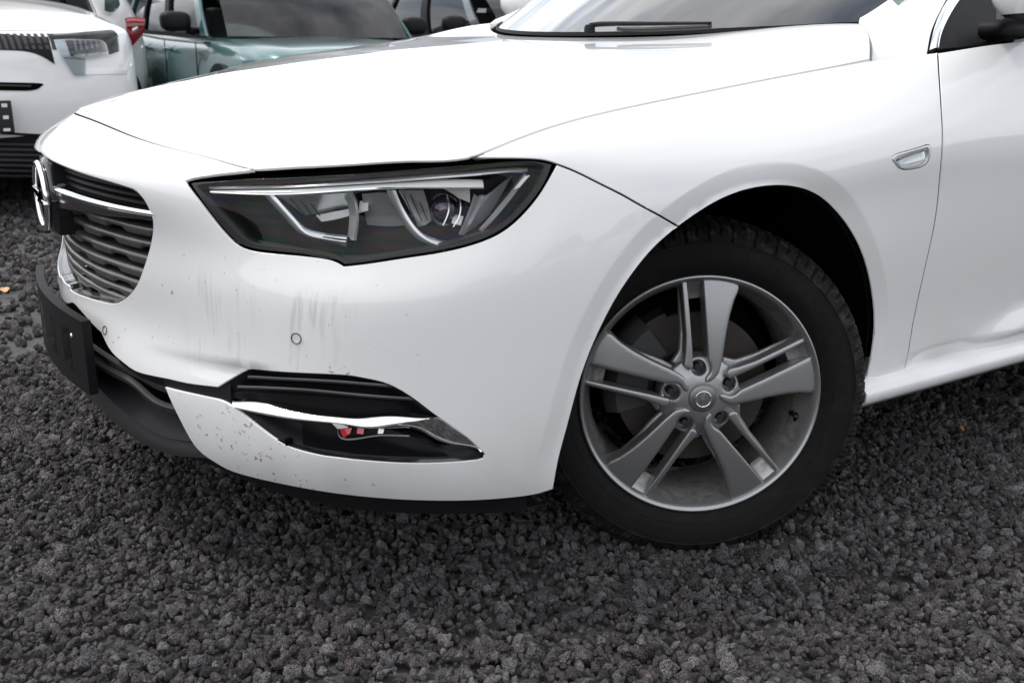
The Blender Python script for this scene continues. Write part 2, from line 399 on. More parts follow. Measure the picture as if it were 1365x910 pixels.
# shut line / belt line points
LINE=[(-.905,0,.795),(-.884,.13,.787),(-.857,.25,.774),(-.818,.365,.762),(-.775,.475,.753),(-.725,.57,.746),(-.64,.67,.757),(-.565,.74,.766),(-.49,.785,.776),(-.36,.80,.810),(-.18,.80,.843),(0,.795,.867),(.2,.80,.891),(.4,.825,.914),(.6,.855,.936),(.9,.865,.962),(1.4,.865,.985),(2.0,.86,1.0),(2.7,.83,1.01),(3.3,.78,1.02),(3.75,.70,1.0)]
SPX=[-.86,-.82,-.76,-.69,-.61,-.52,-.43,-.34,-.25,-.15,-.03,.08,.2,.3,.6,.9,1.4,2.0,2.7,3.3,3.75]
SPT=([-.96,-.86,-.774,-.608,-.45,-.307,-.15,.018,.2,.35,.6,4],[.77,.808,.838,.868,.888,.904,.920,.934,.948,.957,.97,1.0])
# vertical section: inward offset from the plan at rows, by zone
Z_F=[.160,.225,.30,.385,.47,.55,.63,.70]
def offs(k,x):
    # returns list of (inset, z) for rows 0..7 below LINE
    F=[(.075,.165),(.028,.21),(.008,.28),(.0,.37),(.016,.46),(.014,.55),(.010,.64),(.004,.728)]      # centre front
    C=[(.035,.200),(.014,.240),(.0,.30),(.004,.38),(.010,.47),(.016,.555),(.032,.608),(.050,.69)]       # corner
    A=[(.03,.19),(.014,.25),(.008,.31),(.004,.39),(.003,.48),(.003,.57),(.010,.66),(.032,.76)]       # fender arch
    D=[(.060,.20),(.032,.255),(.024,.31),(.024,.40),(.016,.50),(.008,.60),(.002,.70),(.006,.80)]        # door
    def mix(a,b,t):
        t=t*t*(3-2*t)
        return [(p[0]*(1-t)+q[0]*t,p[1]*(1-t)+q[1]*t) for p,q in zip(a,b)]
    if k<=3: return mix(F,F,0)
    if k<=6: return mix(F,C,(k-3)/3)
    if k<=10: return mix(C,A,(k-6)/4)
    if k<=14: return mix(A,D,(k-10)/4)
    return D
def grid():
    n=len(PLAN);P=np.zeros((n,12,3))
    pl=np.array(PLAN)
    tt=np.arange(n)
    tan=np.gradient(pl,axis=0)
    tan[0]=(0.,1.)
    for k in range(n):
        t=tan[k]/np.linalg.norm(tan[k]);nin=np.array([t[1],-t[0]])   # inward normal in (x,lat)
        if nin@(np.array([1.3,0])-pl[k])<0:nin=-nin
        for j,(d,z) in enumerate(offs(k,pl[k,0])):
            q=pl[k]+nin*d
            P[k,j]=(q[0],q[1],z)
        L=np.array(LINE[k]);P[k,8]=L
        sx=SPX[k];S=np.array([sx,0,np.interp(sx,*SPT)])
        P[k,11]=S
        # hood interior: shoulder ridge and mid
        x=L[0]
        w=np.clip((x+.75)/1.1,0,1)
        a=L+(S-L)*np.array([.16,.16,0]);a[2]=RIDGE(k,L,S)[0]
        b=L+(S-L)*np.array([.50,.50,0]);b[2]=RIDGE(k,L,S)[1]
        P[k,9]=a;P[k,10]=b
    return P
R1=[.802,.799,.793,.788,.782,.778,.793,.812,.835,.860,.888,.914,.943,.976,.99,1.0,1.02,1.03,1.03,1.03,1.0]
R2=[.808,.812,.818,.824,.832,.842,.856,.870,.884,.900,.916,.932,.948,.965,.99,1.0,1.02,1.03,1.03,1.03,1.0]
def RIDGE(k,L,S): return R1[k],R2[k]
# ================================================================ the white car in front
car = empty('parked_car', (0, 0, 0), label='white estate-like saloon filling the picture, front wheel turned and bumper speckled with dirt', category='car')
ARCHC = None
P0 = grid(); S0 = Surf(P0)                                # undisplaced skin, used to place features
ARC_PX = [(738, 652), (745, 615), (757, 570), (775, 505), (800, 440), (830, 385), (868, 335), (905, 302), (945, 275), (990, 255), (1040, 248), (1080, 256), (1110, 277), (1135, 310), (1153, 350), (1163, 390), (1166, 430), (1161, 475), (1150, 525)]
ARC3 = S0.pt(S0.seg(ARC_PX, 500)); 
CRE = S0.pt(S0.seg([(185, 461), (250, 478), (300, 487), (331, 490)], 200)); CREV = None
GRO = S0.seg([('uv', 0, 4.12), ('uv', .5, 4.13), (95, 387), (130, 400), (155, 403), (172, 392), (185, 372), (196, 340), (203, 300), (200, 284), (192, 268), (182, 256), (165, 249), (110, 232), (78, 219), ('uv', 0, 6.95)])
GR3 = S0.pt(curve(GRO, 400))
DCR = S0.pt(S0.seg([(1238, 495), (1262, 475), (1290, 452), (1325, 424), (1364, 402)], 20))
def mind(X, Q):
    d = np.full(len(X), 9.); k = np.zeros(len(X), int)
    for i in range(0, len(X), 4000):
        D = np.linalg.norm(X[i:i+4000, None]-Q[None], axis=2); d[i:i+4000] = D.min(1); k[i:i+4000] = D.argmin(1)
    return d, k
def sst(x, a, b):
    t = np.clip((x-a)/(b-a), 0, 1); return t*t*(3-2*t)
def disp(X, U, V):
    o = np.zeros(len(X))
    m_ = (X[:, 0] > -.5) & (X[:, 0] < .5) & (V < 8.2)
    if m_.any():                                           # wheel-arch lip: a flat band that turns upright
        d, k = mind(X[m_], ARC3); w = .040; t = np.clip((w-d)/w, 0, 1); fade = sst(X[m_][:, 2], .20, .34)
        o[m_] += -(t*.0110)*fade
    m_ = (X[:, 0] < -.6) & (V < 5) & (V > 1.5)
    if m_.any():                                           # fold over the lower bumper
        d, k = mind(X[m_], CRE); tap = np.clip(k/150, 0, 1); below = sst(CRE[k, 2]-X[m_][:, 2], -.004, .008)
        o[m_] += -.0065*tap*below*np.exp(-(d/.035)**2)
    m_ = (X[:, 0] < -.8)
    if m_.any():                                           # raised rim round the grille
        d, k = mind(X[m_], GR3); o[m_] += .0
    m_ = (X[:, 0] > .45) & (V < 8)
    if m_.any():                                           # door flank: scoop line and tuck under
        x = X[m_][:, 0]; z = X[m_][:, 2]; zc = np.interp(x, DCR[:, 0], DCR[:, 2], right=DCR[-1, 2]+.0) + np.clip(x-.87, 0, 1.6)*.05
        grow = sst(x, DCR[0, 0]-.06, DCR[0, 0]+.34)
        o[m_] += grow*.020*sst(zc-z, -.006, .062)
        o[m_] -= .020*sst(x, .45, .6)*sst(.352-z, 0, .05)
    return o
S = Surf(P0, disp=disp)
def off_line(X3, d):                                      # run on the skin at distance d outside the arch
    T = np.gradient(X3, axis=0); c0 = np.array([0, -.9, .33]); out = []
    for p, t_ in zip(X3, T):
        o = np.cross(t_, [0, 1, 0]); o /= np.linalg.norm(o)+1e-9
        if o@(p-c0) < 0: o = -o
        out.append(S.near(p+o*d))
    return np.array(out)
A3 = ARC3[::3]; CREASE = np.concatenate([off_line(A3, d) for d in (.012, .026, .036, .0392, .0404, .043, .050, .060)])
CREASE = CREASE[S.pt(CREASE)[:, 2] > .26]; CREASE = CREASE[np.argsort(rng.random(len(CREASE)))] if False else CREASE
# ---- outlines shared by neighbouring skins
hood_edge = [('uv', 0, 8), ('uv', 1, 8), ('uv', 2, 8), ('uv', 3, 8), ('uv', 4, 8), (340, 226)]
gap_bf = [(742, 219), (770, 230), (800, 245), (830, 260), (860, 277), (905, 302)]
head_low = [(742, 219), (727, 246), (712, 268), (690, 292), (668, 309), (640, 322), (600, 333), (560, 340), (520, 346), (458, 354)]
head_lft = [(458, 354), (438, 345), (400, 340), (365, 337), (330, 332), (308, 319), (285, 293), (264, 265), (248, 241)]
arch_f = [(905, 302), (868, 335), (830, 385), (800, 440), (775, 505), (757, 570), (745, 615), (738, 652)]
wing_b = [(738, 652), (715, 659), (680, 664), (640, 667), (600, 668), (500, 664), (420, 654), (350, 640), (310, 629), (290, 619), (273, 608), (258, 593), (244, 569), (230, 541), (219, 515)]
HE = S.seg(hood_edge)
bump = S.loop(HE, [(340, 226), (300, 231), (248, 241)], head_lft[::-1], head_low[::-1], gap_bf, arch_f, wing_b,
              [(219, 515), (257, 524), (290, 531)], [(290, 531), (302, 536), (320, 548), (340, 564), (365, 583), (390, 596), (430, 606), (480, 612), (540, 616), (600, 615), (636, 612)], [(636, 612), (646, 608), (642, 602)],
              [(642, 602), (620, 582), (580, 554), (555, 535), (530, 519), (505, 509), (480, 504), (460, 501), (420, 499), (380, 497), (345, 494), (328, 495), (311, 504), (290, 517)],
              [(290, 517), (264, 514), (245, 511), (218, 505), (184, 497), (165, 485), (147, 468), (136, 447), (128, 438), (101, 408), ('uv', .4, 3.72), ('uv', 0, 3.70)],
              [('uv', 0, 3.70), ('uv', 0, 4.12)], GRO, [('uv', 0, 6.95), ('uv', 0, 8)])
bumper = panel('bumper', S, [bump], WHITE, car, mirror='merge', thick=.006, extra=CREASE)
# bonnet
rear = [('w', .463, .70, .99), ('w', .40, .62, .985), ('w', .33, .5, .98), ('w', .24, .3, .97), ('w', .19, .12, .965), ('w', .18, 0, .962)]
rq = S.seg(rear); rq[-1, 1] = 11
cen = S.near((.18, 0, .962)); cen[1] = 11
hood = S.loop([('uv', 0, 8), ('uv', 0, 11)], [('uv', 0, 11), ('uv', cen[0], 11)], rq[::-1], [tuple(['uv', *rq[0]]), (1160, 50), (1161, 80)],
              [(1161, 80), (1100, 92), (1020, 107), (934, 124), (850, 141), (772, 159), (700, 182), (629, 210)],
              [(629, 210), (618, 213), (550, 216), (470, 220), (400, 223), (365, 225), (340, 226)], HE[::-1])
bonnet = panel('bonnet', S, [hood], WHITE, car, mirror='merge', thick=.005, du=.13, dv=.13, gap=.0028)
# wing
fend = S.loop([(629, 210), (660, 211), (700, 212), (725, 214), (742, 219)], gap_bf,
              [(905, 302), (945, 275), (990, 255), (1040, 248), (1080, 256), (1110, 277), (1135, 310), (1153, 350), (1163, 390), (1166, 430), (1161, 475), (1150, 525)],
              [(1150, 525), (1202, 506)], [(1202, 506), (1215, 445), (1235, 350), (1250, 270), (1256, 200), (1254, 130), (1250, 70)],
              [(1250, 70), (1240, 71), (1200, 76), (1161, 81)], [(1161, 81), (1100, 92), (1020, 107), (934, 124), (850, 141), (772, 159), (700, 182), (629, 210)])
# side repeater hole
rep_px = [(1190, 213), (1193, 207), (1212, 201), (1232, 195), (1239, 194), (1240, 204), (1237, 217), (1225, 224), (1206, 226), (1196, 221)]
rep = S.loop(rep_px+[rep_px[0]])
panel('front_wing', S, [fend, rep], WHITE, car, mirror='copy', thick=.004, extra=CREASE)
def uvx(x, v):                                            # u of a station x on the flank
    return float(np.interp(x, [p[0] for p in PLAN], range(len(PLAN))))
dA, dB, dC = uvx(1.58, 5), uvx(2.42, 5), uvx(2.45, 5)
dl = S.hit(1202, 506)[1]
door1 = S.loop([(1202, 506), (1215, 445), (1235, 350), (1250, 270), (1256, 200), (1254, 130), (1250, 70)], [(1250, 70), (1300, 62), (1364, 54), ('uv', 16, 8), ('uv', dA, 8)], [('uv', dA, 8), ('uv', dA+.03, 5), ('uv', dA, dl)], [('uv', dA, dl), ('uv', 15, dl), (1202, 506)])
panel('front_door', S, [door1], WHITE, car, mirror='copy', thick=.0025, du=.16, gap=.0026)
door2 = S.loop([('uv', dA, dl), ('uv', dA+.03, 5), ('uv', dA, 8)], [('uv', dA, 8), ('uv', 17, 8), ('uv', dB+.25, 8)], [('uv', dB+.25, 8), ('uv', dB+.1, 6), ('uv', dB-.05, 4), ('uv', dB-.25, dl)], [('uv', dB-.25, dl), ('uv', dA, dl)])
panel('rear_door', S, [door2], WHITE, car, mirror='copy', thick=.03, du=.2)
ra = [S.near((2.829+.37*cos(a), -.92, .335+.38*sin(a))) for a in np.linspace(pi*1.02, -.02*pi, 24)]
quarter = S.loop([('uv', dB-.25, dl), ('uv', dB-.05, 4), ('uv', dB+.1, 6), ('uv', dB+.25, 8)], [('uv', dB+.25, 8), ('uv', 19, 8), ('uv', 20, 8)], [('uv', 20, 8), ('uv', 20, 1)], [('uv', 20, 1), ('uv', uvx(3.21, 1), 1)], [('uv', uvx(3.21, 1), 1), tuple(['uv', *ra[-1]])],
                 np.array(ra[::-1]), [tuple(['uv', *ra[0]]), ('uv', dB-.25, dl)])
panel('rear_wing', S, [quarter], WHITE, car, mirror='copy', thick=.03, du=.2)
# tail end, boot lid
tl = [S.pt([[20, v]])[0] for v in np.linspace(1, 8, 12)]
X = np.stack([np.array([[p[0]+.10*(1-(q/abs(p[1]))**2), q, p[2]] for q in np.linspace(p[1], -p[1], 24)]) for p in tl]); sheet('rear_bumper', X, WHITE, car, .01)
GAPW = mat('pale_gap_fill', (.55, .55, .55), .6)  # pale fill colour that softens the shade of the bonnet-wing gap
def shut(pts, r=.0055, dep=.0072, q0=None, m_=None):
    q = S.pt(S.seg(pts) if q0 is None else q0, -dep); o = tube('shut_gap_backing', q, r, m_ or DARK, car, 6); link('shut_gap_backing', mirrored(o.data), None, car)  # added tubes behind the gaps; their colour stands for the gap's shade
shut(None, q0=HE[:-3]); shut(gap_bf); shut([(645, 203), (700, 182), (772, 159), (850, 141), (934, 124), (1020, 107), (1100, 92), (1161, 80)], m_=GAPW); shut([(1250, 72), (1254, 130), (1256, 200), (1250, 270), (1235, 350), (1215, 445), (1202, 506)], r=.006, dep=.0085)
# ---- sill
prof = [(.80, .300), (.885, .308), (.915, .302), (.927, .290), (.928, .276), (.915, .262), (.88, .254), (.80, .252)]
px0 = at(1150, 524, lat=.917); xs = [.33, .6, 1.0, 1.5, 2.0, 2.44]
X = np.array([[(x, -l, z+(.006*(x-.33))) for x in xs] for l, z in prof]); sheet('sill', X, WHITE, car, .004, mirror='copy')
# underbody and inner structure
box('underbody', (.42, -.72, .17), (3.6, .72, .26), DARK, car, .01)
box('engine_bay_floor', (-.62, -.44, .15), (.45, .40, .60), DARK, car, .02)
AC = np.array([.0, 0, .33]); LN = ARC3[::8]
def ring_in(d, k): 
    q = LN.copy(); q[:, 1] += d; q[:, [0, 2]] = AC[[0, 2]]+(q[:, [0, 2]]-AC[[0, 2]])*k; return q
sheet('arch_liner', np.stack([ring_in(.012, 1.0), ring_in(.03, 1.03), ring_in(.10, 1.05), ring_in(.25, 1.05), ring_in(.42, 1.03), ring_in(.44, .6), ring_in(.44, .1)]), DARK, car, .003, mirror='copy')
for s in (-1, 1):                                          # rear wheel-arch liners
    for xc, nm in ((2.829, 'arch_liner'),):
        A = np.linspace(-.12*pi, 1.12*pi, 40); X = np.array([[(xc+.385*cos(a), s*y, .335+.395*sin(a)) for a in A] for y in (.48, .60, .75, .875, .895)]); sheet(nm, X, DARK, car, .004)
        X = np.array([[(xc+.385*k*cos(a), s*.50, .335+.395*k*sin(a)) for a in A] for k in (.02, .5, 1)]); sheet('arch_wall', X, DARK, car, .004)
# ---- headlamp
lamp_gap = S.loop([(236, 238), (300, 226), (345, 219), (450, 210), (629, 201), (715, 206), (750, 217)], [(750, 217), (738, 226), (600, 240), (400, 252), (262, 258), (236, 238)])
panel('headlight_gap_backing', S, [lamp_gap], DARK, car, off=-.022, thick=.006, gap=0, mirror='copy')  # black sheet put in for the shade between bonnet edge and lamp
lamp = empty('headlight', (0, 0, 0)); lamp.parent = car
top_l = [(254, 244), (262, 242.5), (300, 240), (345, 237), (420, 234), (480, 231), (540, 226), (600, 221), (660, 216), (705, 214), (736, 219)]
outer = S.loop(top_l, [(736, 219), (727, 242), (711, 266), (689, 290), (667, 307), (640, 320), (600, 331), (560, 338), (520, 344), (459, 352)], [(459, 352), (438, 343), (400, 338), (365, 335), (332, 330), (310, 318), (287, 292), (268, 266), (254, 244)])
innr = S.loop([(262, 247), (300, 242), (345, 239), (420, 236), (480, 233), (540, 228), (600, 223), (660, 218), (703, 216), (726, 221)], [(726, 221), (718, 242), (704, 262), (683, 285), (662, 301), (636, 314), (598, 325), (556, 332), (520, 338), (462, 346)], [(462, 346), (440, 336), (402, 331), (366, 328), (336, 323), (317, 311), (295, 287), (276, 264), (262, 247)])
panel('lamp_seal', S, [outer, innr], SEAL, lamp, off=-.001, thick=.075, gap=.0005)
panel('lens', S, [innr], LENS, lamp, off=.0005, thick=.002, gap=-.001)
panel('lamp_housing', S, [S.loop([(258, 244), (300, 238), (600, 215), (730, 214)], [(730, 214), (690, 296), (600, 334), (462, 354)], [(462, 354), (400, 338), (330, 330), (258, 244)])], HOUS, lamp, off=-.062, thick=.004, gap=0)
# stepped inner shelves and bezels
band('lamp_shelf', S, [(300, 318), (380, 328), (462, 338), (560, 326), (650, 304)], [(306, 322), (380, 332), (462, 345), (560, 334), (655, 306)], GREYP, lamp, oa=-.03, ob_=-.004, thick=.002)
band('light_strip', S, [(274, 247.5), (345, 246), (450, 244.5), (560, 242.5), (646, 243.5)], [(276, 255), (345, 255), (450, 254.5), (560, 252.5), (646, 252.5)], GUIDE, lamp, oa=-.024, ob_=-.012, bulge=.003, thick=.004)
band('light_strip', S, [(273, 241), (345, 240), (450, 236.5), (560, 229.5), (640, 223.5), (708, 219.5)], [(273, 245.5), (345, 244), (450, 242.5), (560, 239), (640, 234), (706, 226)], REFLS, lamp, oa=-.022, ob_=-.012, bulge=.002, thick=.004)  # upper bar, its brightness also imitates the sky sheen along the lens top
band('chrome_blade', S, [(343, 258), (358, 276), (376, 296), (393, 312), (420, 320), (456, 324)], [(358, 257), (374, 277), (392, 297), (406, 311), (430, 317), (456, 321.5)], REFLS, lamp, oa=-.022, ob_=-.016, bulge=.003, thick=.012)
band('chrome_blade', S, [(510, 255), (519, 275), (533, 297), (551, 316), (572, 326), (592, 331)], [(524, 255), (533, 275), (548, 298), (564, 314), (580, 323), (594, 328.5)], REFLS, lamp, oa=-.022, ob_=-.016, bulge=.003, thick=.012)
# first reflector chamber; its white pieces are reflector glints painted as colour
band('reflector', S, [(360, 259), (400, 259), (440, 258), (463, 257)], [(386, 287), (410, 284), (440, 280), (468, 281)], REFLS, lamp, oa=-.022, ob_=-.055, thick=.002)
band('reflector', S, [(404, 287), (430, 283), (458, 279)], [(418, 294), (440, 291), (460, 286)], GUIDE, lamp, oa=-.050, ob_=-.030, thick=.002)
band('reflector', S, [(400, 296), (430, 296), (466, 292)], [(424, 316), (440, 318), (463, 320)], HOUS, lamp, oa=-.055, ob_=-.022, thick=.002)
band('reflector', S, [(469, 270), (481, 272)], [(470, 285), (483, 282)], GUIDE, lamp, oa=-.040, ob_=-.030, thick=.002)
band('divider', S, [(461, 257), (468, 274), (470, 295), (466, 320)], [(463.5, 257), (470.5, 274), (472.5, 295), (469, 320)], REFLS, lamp, oa=-.018, ob_=-.022, thick=.018)
band('reflector', S, [(474, 260), (500, 259), (512, 262)], [(476, 300), (510, 302), (532, 300)], REFLS, lamp, oa=-.030, ob_=-.055, thick=.002)
# second chamber with projector; white pieces again stand for bright reflections
band('reflector', S, [(526, 257), (545, 257), (562, 258)], [(552, 302), (562, 300), (572, 294)], REFLS, lamp, oa=-.026, ob_=-.046, thick=.002)
band('reflector', S, [(590, 257), (612, 256), (628, 256)], [(612, 268), (620, 270), (628, 272)], GUIDE, lamp, oa=-.030, ob_=-.040, thick=.002)
band('reflector', S, [(604, 286), (618, 288)], [(601, 297), (614, 299)], GUIDE, lamp, oa=-.038, ob_=-.030, thick=.002)
band('reflector', S, [(634, 262), (652, 262), (690, 235)], [(610, 310), (626, 306), (655, 285)], REFLS, lamp, oa=-.034, ob_=-.050, thick=.002)
band('light_strip', S, [(703, 231), (685, 255), (660, 283), (640, 306)], [(707, 233), (690, 257), (665, 286), (643, 308)], REFLS, lamp, oa=-.016, ob_=-.018, thick=.004)
band('light_strip', S, [(643, 262), (632, 280), (614, 312)], [(648, 262), (637, 281), (619, 312)], REFLS, lamp, oa=-.020, ob_=-.024, thick=.004)
for i in range(9):                                          # fine ribs of the side marker and the bowl rings
    a_ = i/8; band('marker_rib', S, [(700-13*a_, 236+15*a_), (708-13*a_, 233+15*a_)], [(701-13*a_, 237.4+15*a_), (709-13*a_, 234.4+15*a_)], GUIDE, lamp, oa=-.012, ob_=-.012, n=3, m_=1, thick=.002)
for i in range(4): band('bowl_ring', S, [(366+9*i, 262), (389+8*i, 288)], [(367.2+9*i, 262), (390.2+8*i, 288)], HOUS, lamp, oa=-.020-.006*i, ob_=-.020-.006*i, n=8, m_=1, thick=.002)
for i in range(3): band('bowl_ring', S, [(533+8*i, 261), (552+7*i, 298-2*i)], [(534.2+8*i, 261), (553.2+7*i, 298-2*i)], HOUS, lamp, oa=-.024-.005*i, ob_=-.024-.005*i, n=8, m_=1, thick=.002)
band('light_edge', S, [(276, 253.4), (450, 253), (560, 251), (646, 251)], [(276, 255.2), (450, 254.8), (560, 252.8), (646, 252.8)], CHROME, lamp, oa=-.009, ob_=-.009, n=30, m_=1, thick=.002)
for a_, b_ in (((595, 262), (589, 300)), ((612, 266), (603, 302))): band('projector_rib', S, [a_, ((a_[0]+b_[0])/2+5, (a_[1]+b_[1])/2), b_], [(a_[0]+1.5, a_[1]), ((a_[0]+b_[0])/2+6.5, (a_[1]+b_[1])/2), (b_[0]+1.5, b_[1])], REFL, lamp, oa=-.012, ob_=-.012, n=14, m_=1, thick=.003)
def lens_ball(px, py, depth, r, m_, nm):
    uv = S.hit(px, py)[None]; c = S.pt(uv, -depth)[0]; n = S.nrm(uv)[0]; n = np.array([-.72, -.66, .0])*.9+n*.1; n /= np.linalg.norm(n)
    V, F = lathe('x', [(-.012*r/.022*k0, r*k1) for k0, k1 in ((1.25, .001), (1.15, .35), (.85, .68), (.35, .92), (0, 1), (-.8, 1.05), (-.8, 1.2), (.1, 1.22), (-3, 1.25))], None, None, n=40, ret=True)
    q = Vector(n).to_track_quat('-Y', 'Z').to_matrix(); V = [q@Vector(v)+Vector(c) for v in V]
    me = mesh(nm, V, F); me.set_sharp_from_angle(angle=radians(40)); link(nm, me, m_, lamp)
PROJ = mat('projector_glass', (.02, .012, .03), .04, coat=1); PROJ.node_tree.nodes['Principled BSDF'].inputs['Specular IOR Level'].default_value = .9
lens_ball(589, 281, .038, .021, PROJ, 'projector_lens')
for ch in list(lamp.children):                             # right-hand lamp: mirrored twin
    pass
lamp2 = empty('headlight', (0, 0, 0)); lamp2.parent = car
for ch in list(lamp.children): link(ch.name.split('.')[0], mirrored(ch.data), None, lamp2)
# ---- front fog recess
fog = empty('fog_light_recess'); fog.parent = car
fr = S.loop([(284, 520), (300, 508), (322, 491), (345, 489), (460, 496), (508, 503), (560, 530), (625, 580), (655, 608)], [(655, 608), (600, 621), (540, 621), (430, 611), (365, 590), (320, 555), (284, 535)], [(284, 535), (284, 520)])
BEZ = fr
FR3 = S.pt(fr)
def foff(uv):
    d, k = mind(S.pt(uv), FR3); return -.007-.026*sst(d, .006, .035)
panel('bezel', S, [fr], BLACKP, fog, offf=foff, thick=.002, gap=0, du=.07, dv=.08)
band('bezel_link', S, [(212, 500), (245, 508), (290, 514), (304, 508)], [(217, 518), (257, 527), (292, 535), (305, 537)], BLACKP, fog, oa=-.006, ob_=-.006, thick=.003)
for a, b in (([(326, 504), (380, 507), (450, 511), (525, 517)], [(322, 510), (380, 514), (450, 518), (538, 526)]), ([(312, 517), (380, 520), (450, 526), (556, 534)], [(318, 526), (380, 531), (450, 536), (562, 542)])):
    band('louvre', S, a, b, BLACKG, fog, oa=-.008, ob_=-.026, thick=.003)
    band('louvre_edge', S, a, [(x, y+1.6) for x, y in a], BLACKP, fog, oa=-.007, ob_=-.0065, thick=.002)
band('chrome_trim', S, [(305, 532.5), (341, 536), (397, 547), (450, 553), (483, 555.5), (514, 553), (542, 552.5), (572, 556)], [(313, 543), (350, 552), (397, 559), (450, 564), (480, 569), (503, 570), (530, 565), (572, 557)], CHROME, fog, oa=-.012, ob_=.0015, bulge=.004, thick=.006, m_=10)
MIRR = mat('mirror_trim', (.95, .95, .96), .09, 1)
band('chrome_blade', S, [(503, 571), (530, 566), (572, 557), (592, 563), (615, 578), (632, 592), (642, 604)], [(515, 578), (545, 581), (565, 588), (580, 597), (600, 606), (620, 607), (641, 606)], MIRR, fog, oa=-.001, ob_=-.022, bulge=.002, thick=.004, m_=10)
band('fog_housing', S, [(395, 562), (450, 570), (503, 574), (560, 590)], [(400, 598), (450, 606), (520, 611), (600, 611)], PLATE, fog, oa=-.018, ob_=-.010, thick=.004)
REDM = mat('red_lamp', (.55, .01, .03), .15, coat=1); PALE = mat('pale_reflector', (.75, .74, .72), .12, .6)
band('reflector', S, [(449, 574), (466, 573)], [(455, 586), (464, 580)], REDM, fog, oa=-.012, ob_=-.010, thick=.003)
band('reflector', S, [(474, 573), (483, 574)], [(473, 580), (482, 581)], REDM, fog, oa=-.012, ob_=-.010, thick=.003)
band('reflector', S, [(438, 566), (462, 569)], [(447, 574), (462, 572)], DCHROME, fog, oa=-.012, ob_=-.010, thick=.003)
band('reflector', S, [(503, 573), (511, 573)], [(502, 580), (509, 580)], PALE, fog, oa=-.012, ob_=-.009, thick=.003)
band('lamp_edge', S, [(447, 574), (456, 587), (490, 584), (515, 582), (545, 583)], [(447, 576), (456, 588.6), (490, 585.4), (515, 583.4), (545, 584.5)], REFLS, fog, oa=-.010, ob_=-.010, thick=.003)
h = S.hit(382, 590)[None]; c = S.pt(h, -.006)[0]
bx = box('bumper_plug', (-.006, -.004, -.006), (.006, .004, .006), DARK, fog, .003); bx.location = c
band('lower_lip', S, [(365, 587), (430, 600), (480, 606), (540, 610), (600, 610), (640, 607)], [(365, 585), (430, 607), (480, 613), (540, 617), (600, 616), (645, 610)], BLACKG, fog, oa=-.022, ob_=-.002, thick=.004)
fog2 = empty('fog_light_recess'); fog2.parent = car
for ch in list(fog.children):
    q = link(ch.name.split('.')[0], mirrored(ch.data), None, fog2)
    if ch.location.length: q.location = (ch.location.x, -ch.location.y, ch.location.z)
# parking sensors
for p, rr in (((395, 451), .0085), ((140, 440), .0075)):
    uv = S.hit(*p)[None]; c = S.pt(uv, .0006)[0]; n = S.nrm(uv)[0]; q = Vector(n).to_track_quat('-Y', 'Z').to_matrix()
    for s in (1, -1):
        g = [Vector(q@Vector((rr*cos(a), 0, rr*sin(a)))+Vector(c)) for a in np.linspace(0, 2*pi, 33)[:-1]]
        V, F = tube('sensor_ring', g, .0008, None, None, 6, True, ret=True); V = np.array(V)
        if s < 0: V = V*[1, -1, 1]
        so_ = link('parking_sensor', mesh('parking_sensor', V, F), SEAL if rr > .008 else GREYP, car)
# ---- lower intake and spoiler
low = S.loop([('uv', 0, .8), ('uv', 0, 4.0)], [('uv', 0, 4.0), ('uv', .8, 4.0), (105, 400), (140, 430), (170, 475), (230, 500), (300, 505)], [(300, 505), (300, 600)], [(300, 600), (260, 600), (200, 596), (150, 560), (125, 530), ('uv', .8, .8), ('uv', 0, .8)])
panel('intake_floor', S, [low], DARK, car, off=-.045, thick=.004, gap=0, mirror='merge')
band('intake_surround', S, [('uv', 0, 3.72), ('uv', .5, 3.72), (101, 406), (128, 437), (147, 467), (165, 484), (184, 496), (218, 504), (250, 511)], [('uv', 0, 3.2), ('uv', .5, 3.2), (112, 440), (130, 470), (150, 500), (175, 520), (200, 530), (225, 533), (250, 535)], BLACKP, car, oa=-.004, ob_=-.030, thick=.003, mirror='copy')
band('intake_bar', S, [('uv', 0, 3.12), ('uv', 1, 3.1), ('uv', 2, 3.04), (176, 503), (200, 516), (225, 523), (240, 526)], [('uv', 0, 2.95), ('uv', 1, 2.93), ('uv', 2, 2.88), (174, 510), (198, 524), (225, 532), (242, 536)], GREYP, car, oa=-.014, ob_=-.020, thick=.010, mirror='copy')
band('intake_bar', S, [('uv', 0, 2.86), ('uv', 1, 2.84), ('uv', 2, 2.80), (168, 514), (195, 538), (225, 549), (250, 554)], [('uv', 0, 2.70), ('uv', 1, 2.68), ('uv', 2, 2.64), (166, 521), (192, 546), (225, 558), (252, 564)], GREYP, car, oa=-.012, ob_=-.018, thick=.010, mirror='copy')
lip_t = [('uv', 0, 2.40), ('uv', .85, 2.34), (131, 522), (150, 541), (182, 565), (215, 584), (255, 591), (285, 600)]
lip_b = [('uv', 0, 1.76), ('uv', .85, 1.69), ('uv', 1.58, 1.5), ('uv', 2.1, 1.3), ('uv', 2.7, 1.16), (232, 610), (270, 613), (300, 624)]
band('spoiler_lip', S, lip_t, lip_b, GREYP, car, oa=-.010, ob_=-.006, bulge=.002, thick=.012, n=60, mirror='copy')
band('spoiler_shelf', S, [('uv', 0, 2.62), ('uv', .85, 2.58), ('uv', 1.7, 2.5), ('uv', 2.3, 2.38), ('uv', 2.9, 2.25), ('uv', 3.5, 2.2), ('uv', 4.1, 2.2)], lip_t[:-1]+[(262, 594)], BLACKP, car, oa=-.045, ob_=-.006, thick=.004, n=50, mirror='copy')
